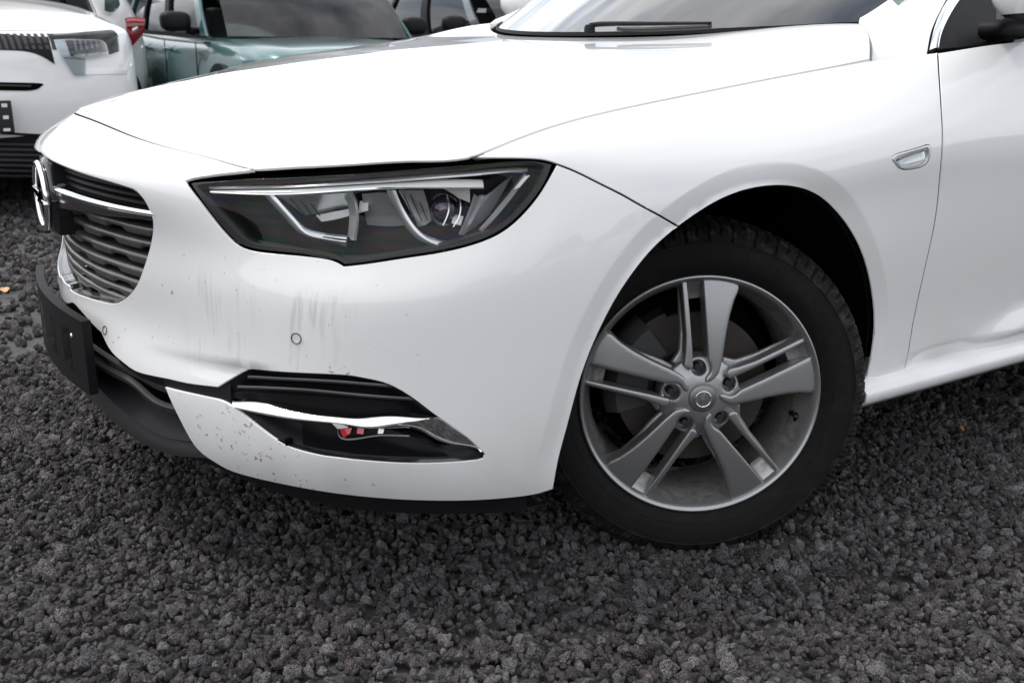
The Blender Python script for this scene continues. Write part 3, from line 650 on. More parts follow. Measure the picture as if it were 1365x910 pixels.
ut = [[(-.93, 0, .235), (-.91, .15, .235), (-.87, .30, .228), (-.80, .45, .208), (-.72, .58, .190), (-.60, .70, .182), (-.45, .785, .178), (-.385, .81, .178)], [(-.4, 0, .17), (-.4, .15, .17), (-.4, .3, .17), (-.4, .4, .17), (-.4, .5, .17), (-.38, .6, .17), (-.36, .7, .17), (-.34, .8, .17)]]
V = [[(a, -b, c_) for a, b, c_ in r_] for r_ in ut]; top = [(a+.0, b_, c_+.03) for a, b_, c_ in V[0]]
X = np.stack([curve(top, 40), curve(V[0], 40), curve(V[1], 40)]); sheet('undertray', X, BLACKP, car, .004, mirror='copy', smooth=False)
# ---- number plate, blank and black
def plate_pt(lat, z, o=0): return (-.992+.40*lat*lat-o, -lat, z)
ls = np.linspace(-.245, .250, 31)
X = np.array([[plate_pt(l, z) for l in ls] for z in (.324, .328, .44, .446)]); pl = sheet('number_plate', X, PLATE, car, -.006, smooth=True)
X = np.array([[plate_pt(l, z, -.007) for l in np.linspace(-.252, .257, 31)] for z in (.316, .32, .45, .455)]); sheet('plate_holder', X, BLACKP, pl, -.016)
for l in (-.2, .2):
    sc_ = lathe('screw', [(-.004, .0005), (-.003, .004), (0, .0055), (.002, .0055)], REFLS, pl, 16); sc_.location = plate_pt(l, .415, .0075); sc_.rotation_euler = (0, 0, -pi/2)
for k in range(4):                                         # pressed ribs on the blank plate
    X = np.array([[plate_pt(l, z, .0072) for l in np.linspace(-.16+.1*k, -.11+.1*k, 4)] for z in (.345, .425)]); sheet('pressed_field', X, PLATE, pl, -.002)
# ---- grille
gr = empty('grille'); gr.parent = car
gb = S.loop([('uv', 0, 4.0), ('uv', 0, 7.1)], [('uv', 0, 7.1), (78, 214), (110, 228), (165, 245), (190, 258), (207, 284)], [(207, 284), (207, 300), (200, 345), (188, 378), (172, 397), (155, 407), (128, 404), (95, 391), ('uv', .5, 4.05), ('uv', 0, 4.0)])
panel('grille_backing', S, [gb], DARK, gr, off=-.060, thick=.004, gap=0, mirror='merge')
GL = np.concatenate([GRO, [[0, 6.95], [0, 4.12]]])
fr_in = GRO.copy(); ctr = np.array([0, 5.5]); 
def inset3(uv, d):
    X_ = S.pt(uv); Tn = np.gradient(X_, axis=0); Nn = S.nrm(uv); o = np.cross(Tn, Nn); o /= np.linalg.norm(o, axis=1)[:, None]+1e-9
    q = X_+o*d; q2 = X_-o*d; c0 = S.pt([[0, 5.5]])[0]
    q = q if np.linalg.norm(q.mean(0)-c0) < np.linalg.norm(q2.mean(0)-c0) else q2
    return np.array([S.near(p) for p in q])
gi = inset3(GRO[::3], .007)
band('grille_frame', S, GRO[::3], gi, DCHROME, gr, oa=-.003, ob_=-.034, thick=.004, n=80, mirror='copy')
band('grille_seal', S, GRO[::3], inset3(GRO[::3], .002), BLACKG, gr, oa=-.002, ob_=-.010, thick=.003, n=80, mirror='copy')
def slat(name, z, m_, depth, hgt, tabs=None, lat0=0, back=.03, tip=None, mir=True, drop=.012):
    ls_ = []
    for l in np.arange(lat0, .52, .004):
        uv = S.front(l, z)
        if uv is None or not inside(uv[None], [GL])[0]:
            if ls_: break
            if l > lat0+.05: break
            uv2 = None
            if uv is None: continue
            continue
        ls_.append((l, uv))
    if len(ls_) < 4: return
    ls_.append((ls_[-1][0]+.008, S.front(ls_[-1][0]+.008, z)))
    l = np.array([a for a, _ in ls_]); uv = np.array([b for _, b in ls_]); X0 = S.pt(uv); N_ = S.nrm(uv); N_[:, 2] = 0; N_ /= np.linalg.norm(N_, axis=1)[:, None]
    hh = hgt(l, l[-1]) if callable(hgt) else np.full(len(l), hgt)
    tb = tabs(l) if tabs else np.zeros(len(l))
    Z = np.array([0, 0, 1.])
    rows = [X0-N_*(depth+back)+Z*(drop*.2), X0-N_*(depth+.004)+Z*.0035, X0-N_*depth+Z*.001, X0-N_*(depth-.001)-Z*(hh*.5)[:, None], X0-N_*depth-Z*(hh+tb*.007)[:, None], X0-N_*(depth+.006)-Z*(hh+tb*.007+.003)[:, None], X0-N_*(depth+back)-Z*(hh*.6)[:, None]]
    X = np.stack(rows)
    if lat0 == 0:
        X[:, 0, 1] = 0; X = np.concatenate([(X[:, :0:-1]*[1, -1, 1]), X], axis=1)
        sheet(name, X, m_, gr, .001)
    else: sheet(name, X, m_, gr, .001, mirror='copy' if mir else None)
for k, z in enumerate([.632, .606, .580, .554, .530, .508, .490]):
    slat('slat', z, SLATM, .022, .0055, tabs=lambda l, k=k: sst(np.abs(((l+.035*(k % 2))/.14) % 1-.5), .34, .22))
for z in (.700, .688, .675): slat('fine_slat', z, BLACKP, .030, .003, back=.02)
slat('wing_bar', .664, DCHROME, .004, lambda l, e: .008+.026*np.clip(1-(l-.07)/(e-.07), 0, 1)**1.3, lat0=.072, back=.045, drop=.03)
slat('wing_bar_highlight', .667, CHROME, .0015, .003, lat0=.074, back=.006, drop=.002)
# maker's badge: ring with a lightning bolt
bd = empty('badge'); bd.parent = car
bc = np.array([-.976, 0, .643])
rg = [(bc[0]-.004, .061*cos(a), bc[2]+.061*sin(a)) for a in np.linspace(0, 2*pi, 65)[:-1]]
V, F = tube('ring', rg, .0065, None, None, 10, True, ret=True); link('ring', mesh('ring', V, F), CHROME, bd)
V, F = lathe('badge_back', [(-.001, .0005), (-.001, .07), (.012, .078), (.05, .078)], None, None, 48, ret=True); V = [(bc[0]+.004+y, x, bc[2]+z) for x, y, z in V]; link('badge_back', mesh('badge_back', V, F), BLACKG, bd)
box('badge_block', (-.968, -.072, .575), (-.90, .072, .712), BLACKP, bd, .008)
bolt = [(-.082, .006), (-.060, .012), (.020, .012), (-.004, -.001), (.058, -.001), (.082, -.006), (.060, -.013), (-.022, -.013), (.006, .000), (-.058, .000)]
bm = bmesh.new(); vs = [bm.verts.new((bc[0]-.012, -a, bc[2]+b)) for a, b in bolt]; f = bm.faces.new(vs); r_ = bmesh.ops.extrude_face_region(bm, geom=[f]); bmesh.ops.translate(bm, verts=[g for g in r_['geom'] if isinstance(g, bmesh.types.BMVert)], vec=(.011, 0, 0)); bmesh.ops.recalc_face_normals(bm, faces=bm.faces[:]); bmesh.ops.bevel(bm, geom=bm.edges[:], offset=.0015, segments=2, affect='EDGES')
me = bpy.data.meshes.new('bolt'); bm.to_mesh(me); bm.free(); link('bolt', me, CHROME, bd)
# ---- side repeater lamp
rl = empty('side_repeater'); rl.parent = car
rin = S.loop([(1193.5, 213), (1196, 209), (1213, 203), (1232, 197.5), (1237, 197), (1237.5, 204), (1235, 215), (1224, 221.5), (1207, 223.5), (1198, 219.5), (1193.5, 213)])
panel('repeater_frame', S, [rep, rin], REFLS, rl, off=.0008, thick=.015, gap=.0002)
panel('repeater_back', S, [rep], GUIDE, rl, off=-.006, thick=.002, gap=0)
panel('repeater_lens', S, [rin], LENS, rl, off=.003, thick=.002, gap=-.0005)
band('repeater_reflector', S, [(1195, 213), (1214, 207), (1235, 200)], [(1201, 220), (1217, 217), (1234, 212)], REFL, rl, oa=-.006, ob_=-.001, thick=.002)
band('repeater_reflector', S, [(1199, 211), (1216, 204), (1236, 198)], [(1200, 213), (1217, 206.5), (1236, 200)], DCHROME, rl, oa=-.001, ob_=.001, thick=.002)
# ---- cabin: pillars, roof, glass
def w_(p, lat): return tuple(at(*p, lat=lat))
CX = [.30, .45, .60, .80, 1.05, 1.36, 1.75, 2.3, 3.0]
def crow(x):
    l0 = np.array([x, np.interp(x, [p[0] for p in LINE[10:]], [p[1] for p in LINE[10:]])-.018, np.interp(x, [p[0] for p in LINE[10:]], [p[2] for p in LINE[10:]])-.022])
    zt_ = np.interp(x, [.3, .46, 1.36, 1.75, 2.3, 3.0], [.955, .992, 1.375, 1.40, 1.375, 1.255]); lt = np.interp(x, [.3, .46, 1.36, 1.75, 2.3, 3.0], [.712, .700, .572, .57, .58, .61]); l2 = np.array([x, lt, zt_])
    return [l0, l0*.67+l2*.33+[0, .012, .002], l0*.33+l2*.67+[0, .014, .004], l2]
CS = Surf(np.array([crow(x) for x in CX]))
pa, pb = CS.hit(1183, 0), CS.hit(1262, 0); ph = CS.hit(1279, 0)
def cuv(*q): return CS.seg(list(q))
piltop = [tuple(['uv', *pa]), ('uv', 2, 2.99), ('uv', 3, 3), ('uv', 4, 3), ('uv', 5, 3)]
pil_lo = [('uv', 5, 2.58), ('uv', 4, 2.50), ('uv', 3.2, 2.34), tuple(['uv', *pb])]
pl_ = CS.loop([(1161, 88), (1160, 50), (1155, 34), (1145, 17)], [(1145, 17), tuple(['uv', *pa])], piltop, [('uv', 5, 3), ('uv', 5, 2.58)], pil_lo, [tuple(['uv', *pb]), (1243, 40), (1236, 74)], [(1236, 74), (1161, 88)])
panel('windscreen_pillar', CS, [pl_], WHITE, car, mirror='copy', du=.1, dv=.12, gap=.001)
cl = [(1238.5, 67.5), (1244.5, 40), tuple(['uv', *CS.hit(1263.5, 0)]), ('uv', 3.2, 2.31), ('uv', 4, 2.47), ('uv', 5, 2.55), ('uv', 6.5, 2.50), ('uv', 8, 2.0)]
cr_ = [(1250, 65), (1256, 40), tuple(['uv', *ph]), ('uv', 3.25, 2.16), ('uv', 4, 2.35), ('uv', 5, 2.45), ('uv', 6.5, 2.40), ('uv', 8, 1.9)]
band('chrome_strip', CS, cl, cr_, CHROME, car, oa=.001, ob_=.003, bulge=.003, thick=.006, n=80, mirror='copy')
band('frame_gap', CS, [(1236, 68), (1242, 40), tuple(['uv', *CS.hit(1260.5, 0)])], [(1240, 68), (1246, 40), tuple(['uv', *CS.hit(1265.5, 0)])], DARK, car, oa=-.008, ob_=-.008, n=20, mirror='copy')
dr_ = [(1300, 58), (1288, 34), (1306, 0), ('uv', 3.4, 1.95), ('uv', 4, 2.15), ('uv', 5, 2.32), ('uv', 6.5, 2.28), ('uv', 8, 1.7)]
band('door_frame', CS, [(1249, 66), (1255, 40)]+cr_[2:], dr_, BLACKP, car, oa=-.001, ob_=-.006, thick=.01, n=80, mirror='copy')
band('mirror_sail', CS, [(1252, 66), (1262, 30), (1284, -6)], [(1330, 56), (1330, 28), (1330, -6)], BLACKP, car, oa=-.004, ob_=-.004, thick=.01, n=20, mirror='copy')
band('side_window', CS, [('uv', 1.9, .15), ('uv', 3, .12), ('uv', 5, .12), ('uv', 7, .12), ('uv', 8, .3)], [('uv', 2.5, 1.1), ('uv', 3.3, 1.85), ('uv', 4.5, 2.25), ('uv', 6.5, 2.30), ('uv', 8, 1.7)], GLASSD, car, oa=-.010, ob_=-.010, thick=.003, n=60, mirror='copy')
band('waist_rail', CS, [('uv', 1.9, .0), ('uv', 3, 0), ('uv', 5, 0), ('uv', 8, 0)], [('uv', 1.9, .2), ('uv', 3, .16), ('uv', 5, .16), ('uv', 8, .2)], BLACKP, car, oa=-.004, ob_=-.004, thick=.01, n=60, mirror='copy')
band('centre_pillar', CS, [('uv', 5.2, .1), ('uv', 5.25, 2.3)], [('uv', 5.42, .1), ('uv', 5.42, 2.3)], BLACKG, car, oa=-.004, ob_=-.004, thick=.02, n=20, mirror='copy')
band('roof_side', CS, [('uv', 4.9, 2.57), ('uv', 6, 2.53), ('uv', 7, 2.45), ('uv', 8, 2.0)], [('uv', 4.9, 3), ('uv', 6, 3), ('uv', 7, 3), ('uv', 8, 3)], WHITE, car, thick=.01, n=50, mirror='copy')
yy = np.linspace(-1, 1, 33); WB = [(.52-.32*(1-y*y)+.0, .72*y, .947+.033*y*y) for y in yy]; WT = [(1.36-.10*(1-y*y), .60*y, 1.375+.035*(1-y*y)) for y in yy]
WSG = glass('windscreen_glass', (.66, .76, .71), 3.2)
X = grid4(WB, WT, 41, 14, (-.05, 0, .045)); sheet('windscreen', X, WSG, car, .005)
FR = [(a-.004, b*1.005, c+.003) for a, b, c in WB]; FRc = curve(FR, 41); FT = [tuple(FRc[i]*(1-.12)+X[1, i]*.12+np.array([-.006, 0, .004])) for i in range(41)]
X2 = grid4(FR, FT, 41, 2); sheet('windscreen_edge_print', X2, BLACKP, car, .002)
X = grid4([(a-.10, b*1.0, c-.03) for a, b, c in WB], [(a+.02, b, c-.012) for a, b, c in WB], 41, 3); sheet('scuttle', X-np.array([0, 0, .02]), DARK, car, .01)
RT = [(1.36-.10*(1-y*y), .57*y, 1.378+.035*(1-y*y)) for y in yy]; RR = [(3.05, .60*y, 1.24+.04*(1-y*y)) for y in yy]
X = grid4(RT, RR, 41, 16, (0, 0, .11)); sheet('roof', X, WHITE, car, .02)
X = grid4([(3.05, .60*y, 1.24+.04*(1-y*y)) for y in yy], [(3.80+.08*(1-y*y), .70*y, 1.0+.01*(1-y*y)) for y in yy], 33, 8, (.04, 0, .02)); sheet('rear_window', X, GLASSD, car, .006)
box('dashboard', (.62, -.66, .80), (1.0, .66, .93), BLACKP, car, .03)
box('cabin_floor', (.55, -.78, .26), (3.4, .78, .42), DARK, car, .01)
for y in (-.36, .36):
    box('seat', (1.45, y-.25, .42), (1.95, y+.25, .62), GREYP, car, .05); box('seat_back', (1.85, y-.24, .55), (2.02, y+.24, 1.18), GREYP, car, .05)
# wipers
def wiper(p1, p2, l1, l2):
    a = np.array(w_(p1, l1)); b = np.array(w_(p2, l2)); wp = empty('wiper'); wp.parent = car
    mid = (a+b)/2+np.array([0, 0, .005]); tube('wiper_arm', curve([a+[0, 0, .004], a+[.02, -.03, .008], mid, b+[0, 0, .003]], 24), .0045, BLACKP, wp, 8, rf=np.linspace(1.3, .6, 24))
    tube('wiper_blade', curve([a*.75+b*.25+[0, 0, -.004], mid+[0, 0, -.012], b*1.0+[0, 0, -.004]], 24), .005, SEAL, wp, 6)
    cpx = lathe('pivot_cap', [(-.007, .001), (-.006, .009), (.0, .012), (.012, .013)], BLACKP, wp, 20); cpx.location = a; cpx.rotation_euler = (-pi/2, 0, 0)
wiper((786, 37), (948, 33), .22, .52)
wiper((1062, 30), (1400, -60), .60, -.10) if False else None
# door mirror
mr = empty('door_mirror'); mr.parent = car
mc = at(1392, -18, lat=.92)
bm = bmesh.new(); bmesh.ops.create_uvsphere(bm, u_segments=32, v_segments=20, radius=1)
for v in bm.verts:
    x, y, z = v.co; v.co = Vector((x*.085*(1 if x < 0 else .35), y*.10, z*.072*(1+.1*y)))+Vector(mc)
me = bpy.data.meshes.new('mirror_shell'); bm.to_mesh(me); bm.free(); me.polygons.foreach_set('use_smooth', [True]*len(me.polygons)); me.materials.append(WHITE); me.materials.append(BLACKP)
for p in me.polygons:
    if p.center.z < mc[2]-.052: p.material_index = 1
link('mirror_shell', me, None, mr)
def wedge(nm, path, rx, rz, mt, par, n=20, seg_=20):
    P_ = curve(path, n); RX = np.interp(np.linspace(0, 1, n), np.linspace(0, 1, len(rx)), rx); RZ = np.interp(np.linspace(0, 1, n), np.linspace(0, 1, len(rz)), rz); V = []; F = []
    for p, a_, b_ in zip(P_, RX, RZ):
        for k in range(seg_): q = 2*pi*k/seg_; V.append((p[0]+a_*np.sign(cos(q))*abs(cos(q))**.6, p[1], p[2]+b_*np.sign(sin(q))*abs(sin(q))**.7))
    for i in range(n-1):
        for k in range(seg_): F.append((i*seg_+k, i*seg_+(k+1) % seg_, (i+1)*seg_+(k+1) % seg_, (i+1)*seg_+k))
    F += [tuple(range(seg_))[::-1], tuple((n-1)*seg_+k for k in range(seg_))]
    me_ = mesh(nm, V, F); me_.set_sharp_from_angle(angle=radians(50)); return link(nm, me_, mt, par)
a0 = at(1345, 38, lat=.835); b0 = np.array(mc)+[.015, .02, -.062]
wedge('mirror_arm', [a0+[0, .02, -.004], a0+[.0, -.02, 0], (a0+b0)/2+[0, 0, .0], b0, b0+[0, -.06, .004]], [.075, .072, .062, .055, .045], [.022, .018, .015, .016, .012], BLACKP, mr)
mr2 = empty('door_mirror'); mr2.parent = car
for ch in list(mr.children): link(ch.name.split('.')[0], mirrored(ch.data), None, mr2)
# ================================================================ wheels
ALLOY = mat('alloy_grey', (.36, .36, .365), .27, .85, coat=.25, coat_r=.12, bump=.05, bscale=900)
t = ALLOY.node_tree; b = t.nodes['Principled BSDF']                     # brake dust by depth; its darkening also stands for shade in recesses
c_ = t.nodes.new('ShaderNodeTexCoord'); sx = t.nodes.new('ShaderNodeSeparateXYZ'); t.links.new(c_.outputs['Object'], sx.inputs[0])
n1 = t.nodes.new('ShaderNodeTexNoise'); n1.inputs['Scale'].default_value = 70; n1.inputs['Detail'].default_value = 7; n1.inputs['Roughness'].default_value = .7; t.links.new(c_.outputs['Object'], n1.inputs['Vector'])
r1 = t.nodes.new('ShaderNodeMapRange'); r1.inputs[1].default_value = .010; r1.inputs[2].default_value = .045; t.links.new(sx.outputs[1], r1.inputs[0])
r2 = t.nodes.new('ShaderNodeMapRange'); r2.inputs[1].default_value = .38; r2.inputs[2].default_value = .60; t.links.new(n1.outputs['Fac'], r2.inputs[0])
mu = t.nodes.new('ShaderNodeMath'); mu.operation = 'MULTIPLY'; t.links.new(r1.outputs[0], mu.inputs[0]); t.links.new(r2.outputs[0], mu.inputs[1])
mxx = t.nodes.new('ShaderNodeMix'); mxx.data_type = 'RGBA'; mxx.inputs['A'].default_value = (.36, .36, .365, 1); mxx.inputs['B'].default_value = (.19, .155, .13, 1); t.links.new(mu.outputs[0], mxx.inputs['Factor']); t.links.new(mxx.outputs['Result'], b.inputs['Base Color'])
ra_ = t.nodes.new('ShaderNodeMapRange'); ra_.inputs[3].default_value = .33; ra_.inputs[4].default_value = .75; t.links.new(mu.outputs[0], ra_.inputs[0]); t.links.new(ra_.outputs[0], b.inputs['Roughness'])
rm_ = t.nodes.new('ShaderNodeMapRange'); rm_.inputs[3].default_value = .75; rm_.inputs[4].default_value = .15; t.links.new(mu.outputs[0], rm_.inputs[0]); t.links.new(rm_.outputs[0], b.inputs['Metallic'])
DISC = mat('brake_disc', (.06, .05, .045), .55, .5, vary=.3, vscale=20); CAL = mat('caliper', (.05, .05, .052), .6); CAPM = mat('bolt_cap', (.02, .02, .022), .5)
CAPA = mat('centre_cap', (.24, .24, .245), .35, .8)
SP0 = 96
def face_y(r): return -.0145+.020*(np.clip(r/.225, 0, 1)**2.2)
def solid2d(loops, top, bot, bev, VV, FF):
    """closed solid from a flat outline (x,z) with a curved, rolled top; top/bot: height functions of (x,z)"""
    pts = []; ed = []; k = 0; L0 = []
    for Lp in loops:
        Lp = np.asarray(Lp, float); n = len(Lp); d = np.linalg.norm(np.roll(Lp, -1, 0)-Lp, axis=1); Q = []
        for i in range(n):
            m_ = max(1, int(d[i]/.0025)); Q += [Lp[i]+(Lp[(i+1) % n]-Lp[i])*j/m_ for j in range(m_)]
        Q = np.array(Q); L0.append(Q); pts += [tuple(q) for q in Q]; ed += [(k+i, k+(i+1) % len(Q)) for i in range(len(Q))]; k += len(Q)
    # explicit rolled rings: outline -> three insets, then the crown inside
    rings = []; LI = []
    for Q in L0:
        n = len(Q); Q = Q.copy()
        for _ in range(3): Q = .25*np.roll(Q, 1, 0)+.5*Q+.25*np.roll(Q, -1, 0)
        T = np.roll(Q, -1, 0)-np.roll(Q, 1, 0); T /= np.linalg.norm(T, axis=1)[:, None]+1e-12; Nn = np.stack([-T[:, 1], T[:, 0]], 1)
        for _ in range(4): Nn = .25*np.roll(Nn, 1, 0)+.5*Nn+.25*np.roll(Nn, -1, 0)
        t_ = inside(Q+Nn*.0008, L0).mean() > .5; Nn = Nn if t_ else -Nn
        rings.append([(Q+Nn*bev*w_, bev*h_) for w_, h_ in ((0, 1.0), (.12, .52), (.40, .17), (1.0, 0))]); LI.append(rings[-1][-1][0])
    n0 = len(VV)
    for rg_ in rings:
        n = len(rg_[0][0]); base_ = len(VV); q = rg_[0][0]
        VV += [(x, y, z) for (x, z), y in zip(q, bot(q[:, 0], q[:, 1]))]
        for q, h_ in rg_: VV += [(x, y, z) for (x, z), y in zip(q, top(q[:, 0], q[:, 1])+h_)]
        for r_ in range(4):
            for i in range(n): j = (i+1) % n; FF.append((base_+r_*n+i, base_+r_*n+j, base_+(r_+1)*n+j, base_+(r_+1)*n+i))
    pts = [tuple(q) for Lp in LI for q in Lp]; ed = []; k = 0
    for Lp in LI: ed += [(k+i, k+(i+1) % len(Lp)) for i in range(len(Lp))]; k += len(Lp)
    lo = np.array(pts).min(0); hi = np.array(pts).max(0); G = np.array([(a_, c__) for a_ in np.arange(lo[0], hi[0], .005) for c__ in np.arange(lo[1], hi[1], .005)]); G = G[inside(G, LI)]; B = np.array(pts)
    if len(G): dm = np.array([np.hypot(*(B-q).T).min() for q in G]); pts += [tuple(q) for q in G[dm > .0025]]
    v2, _, f2, *_ = delaunay_2d_cdt([Vector(p) for p in pts], ed, [], 0, 1e-8)
    P = np.array([(v.x, v.y) for v in v2]); F = np.array([tuple(f) for f in f2]); F = F[inside(P[F].mean(1), LI)]; n1 = len(VV)
    VV += [(x, y, z) for (x, z), y in zip(P, top(P[:, 0], P[:, 1]))]; FF += [(n1+a_, n1+b2, n1+c__) for a_, b2, c__ in F]
def rim_mesh(voxel):
    VV = []; FF = []
    R = lambda x, z: np.hypot(x, z)
    lug = [(.0585*cos(radians(SP0+2+72*k)), .0585*sin(radians(SP0+2+72*k))) for k in range(5)]
    hub = [(.079*cos(a), .079*sin(a)) for a in np.linspace(0, 2*pi, 90)[:-1]]
    holes = [[(c[0]+.0145*cos(a), c[1]+.0145*sin(a)) for a in np.linspace(0, 2*pi, 28)[:-1]] for c in lug]
    solid2d([hub]+holes, lambda x, z: np.interp(R(x, z), [0, .03, .05, .079], [-.012, -.012, -.008, .006]), lambda x, z: 0*x+.035, .004, VV, FF)
    solid2d([[(.078*cos(a), .078*sin(a)) for a in np.linspace(0, 2*pi, 60)[:-1]]], lambda x, z: 0*x+.022, lambda x, z: 0*x+.05, .001, VV, FF)
    for k in range(5):
        V1 = []; F1 = []; a = radians(SP0+72*k-90); ca, sa = cos(a), sin(a)
        ft = lambda x, z: face_y(R(x, z)); sink = lambda d: (lambda x, z: face_y(R(x, z))+d)
        # broad blade
        bl = [(-.0145, .072), (-.0150, .12), (-.0155, .17), (-.0165, .2255), (-.035, .2245), (-.055, .221), (-.0745, .2145), (-.086, .2075), (-.0835, .196), (-.073, .178), (-.062, .150), (-.0535, .120), (-.047, .092), (-.042, .070), (-.034, .045), (-.020, .032), (-.006, .030), (-.0075, .040), (-.018, .050), (-.0185, .062)]
        solid2d([bl], lambda x, z: face_y(R(x, z))-.0010, lambda x, z: face_y(R(x, z))+.032, .0045, V1, F1)
        # slim rib
        rb = [(.0135, .060), (.0125, .10), (.0125, .16), (.0125, .2265), (.0235, .2255), (.0240, .17), (.0245, .12), (.0285, .085), (.033, .066), (.024, .058)]
        solid2d([rb], lambda x, z: face_y(R(x, z))+.0012, lambda x, z: face_y(R(x, z))+.034, .0042, V1, F1)
        # floor of the groove, rising to the rim
        fl = [(-.016, .186), (-.016, .224), (.014, .224), (.014, .186)]
        solid2d([fl], lambda x, z: face_y(R(x, z))+np.interp(R(x, z), [.05, .08, .19, .205, .222], [.022, .030, .030, .022, .004]), lambda x, z: face_y(R(x, z))+.036, .001, V1, F1)
        # webs that widen the foot of each spoke behind
        for wb in ([(-.045, .06), (-.052, .085), (-.058, .13), (-.068, .17), (-.088, .20), (-.060, .212), (-.018, .214), (-.018, .13), (-.018, .075), (-.01, .05)], [(.0145, .075), (.0145, .214), (.0245, .214), (.0275, .17), (.0285, .13), (.034, .09), (.050, .070), (.03, .055)]): solid2d([wb], lambda x, z: face_y(R(x, z))+.027+.004*(R(x, z)/.2), lambda x, z: face_y(R(x, z))+.036, .005, V1, F1)
        n0 = len(VV); VV += [(-x*ca-z*sa, y, -x*sa+z*ca) for x, y, z in V1]; FF += [tuple(n0+i for i in reversed(f)) for f in F1]
    prof = [(.002, .2345), (-.0015, .2335), (-.0025, .231), (-.001, .2280), (.004, .2245), (.012, .2205), (.022, .2165), (.035, .2125), (.060, .205), (.16, .200), (.20, .215), (.205, .225), (.20, .230), (.15, .212), (.06, .214), (.03, .222), (.012, .2345)]
    V, F = lathe('x', prof, None, None, 180, True, True); n0 = len(VV); VV += V; FF += [tuple(n0+i for i in reversed(f)) for f in F]
    me = mesh('rim', VV, FF)
    bm = bmesh.new(); bm.from_mesh(me); bmesh.ops.remove_doubles(bm, verts=bm.verts[:], dist=.00004); bmesh.ops.recalc_face_normals(bm, faces=bm.faces[:]); bm.to_mesh(me); bm.free()
    me.polygons.foreach_set('use_smooth', [True]*len(me.polygons)); me.set_sharp_from_angle(angle=radians(38)); return me
def tyre_mesh(nb=88, sub=8):
    prof = [(.012, .226), (.003, .236), (-.004, .243), (-.010, .252), (-.0135, .262), (-.0150, .272), (-.0152, .282), (-.0145, .290), (-.0135, .2945), (-.0150, .2955), (-.0150, .2975), (-.0120, .3000), (-.0095, .305), (-.0060, .311), (-.0015, .3165), (.004, .3215), (.010, .3255), (.018, .3290), (.028, .3315), (.040, .3330), (.0405, .3260), (.0480, .3260), (.0485, .3338), (.072, .3348), (.078, .3348), (.0785, .3275), (.0865, .3275), (.087, .3352), (.105, .3355), (.125, .3352), (.1255, .3275), (.1335, .3275), (.134, .3348), (.162, .3338), (.1625, .3260), (.170, .3260), (.1705, .3320), (.185, .3300), (.200, .3240), (.210, .312), (.219, .290), (.218, .262), (.205, .238), (.195, .226)]
    n = nb*sub; m_ = len(prof); V = []; F = []
    for i in range(n):
        a = 2*pi*i/n; ph = (i % sub)/sub; blk = (i//sub)
        for j, (y, r) in enumerate(prof):
            # shoulder lugs: transverse grooves that cut down over the shoulder, alternate long and short
            sh = ph+(.18*(y/.05) if y < .05 else -.12*(y-.16)/.05 if y > .15 else 0)
            g = 1.0 if (sh % 1) < .26 else 0.0; d = 0
            if 11 <= j <= 19 or 36 <= j <= 39:
                lim = 11 if blk % 2 == 0 else 13
                if j >= lim or j >= 36: d = .0045*g*min(1, (j-lim+1)/2.0 if j < 30 else 1)
            elif 22 <= j <= 23 or 33 <= j <= 34: d = .005*g
            elif 27 <= j <= 29: d = .003*(1.0 if ((ph+.5) % 1) < .15 else 0)
            else:
                pass
            if 13 <= j <= 18 and .55 < (sh % 1) < .64: d = .0015      # sipe
            rr = r-d; yy = y+(d*.8 if y < .012 and d else 0)
            V.append((rr*cos(a), yy, rr*sin(a)))
    for i in range(n):
        j = (i+1) % n
        for k in range(m_-1): F.append((i*m_+k, i*m_+k+1, j*m_+k+1, j*m_+k))
    me = mesh('tyre', V, F); me.set_sharp_from_angle(angle=radians(32)); return me
t = RUBBER.node_tree; b = t.nodes['Principled BSDF']       # dried dust on shoulder and sidewall
c_ = t.nodes.new('ShaderNodeTexCoord'); sx = t.nodes.new('ShaderNodeSeparateXYZ'); cb_ = t.nodes.new('ShaderNodeCombineXYZ'); ln = t.nodes.new('ShaderNodeVectorMath'); ln.operation = 'LENGTH'
t.links.new(c_.outputs['Object'], sx.inputs[0]); t.links.new(sx.outputs[0], cb_.inputs[0]); t.links.new(sx.outputs[2], cb_.inputs[2]); t.links.new(cb_.outputs[0], ln.inputs[0])
r1 = t.nodes.new('ShaderNodeMapRange'); r1.inputs[1].default_value = .290; r1.inputs[2].default_value = .325; r1.inputs[3].default_value = .10; t.links.new(ln.outputs['Value'], r1.inputs[0])
n1 = t.nodes.new('ShaderNodeTexNoise'); n1.inputs['Scale'].default_value = 38; n1.inputs['Detail'].default_value = 8; n1.inputs['Roughness'].default_value = .7; t.links.new(c_.outputs['Object'], n1.inputs['Vector'])
r2 = t.nodes.new('ShaderNodeMapRange'); r2.inputs[1].default_value = .50; r2.inputs[2].default_value = .72; t.links.new(n1.outputs['Fac'], r2.inputs[0])
mu = t.nodes.new('ShaderNodeMath'); mu.operation = 'MULTIPLY'; t.links.new(r1.outputs[0], mu.inputs[0]); t.links.new(r2.outputs[0], mu.inputs[1])
mxx = t.nodes.new('ShaderNodeMix'); mxx.data_type = 'RGBA'; mxx.inputs['A'].default_value = (.007, .007, .007, 1); mxx.inputs['B'].default_value = (.085, .075, .065, 1); t.links.new(mu.outputs[0], mxx.inputs['Factor']); t.links.new(mxx.outputs['Result'], b.inputs['Base Color'])
RIMF = rim_mesh(.0015); TYRE = tyre_mesh()
def on_wall(y, r, ang): return (r*cos(ang), y, r*sin(ang))
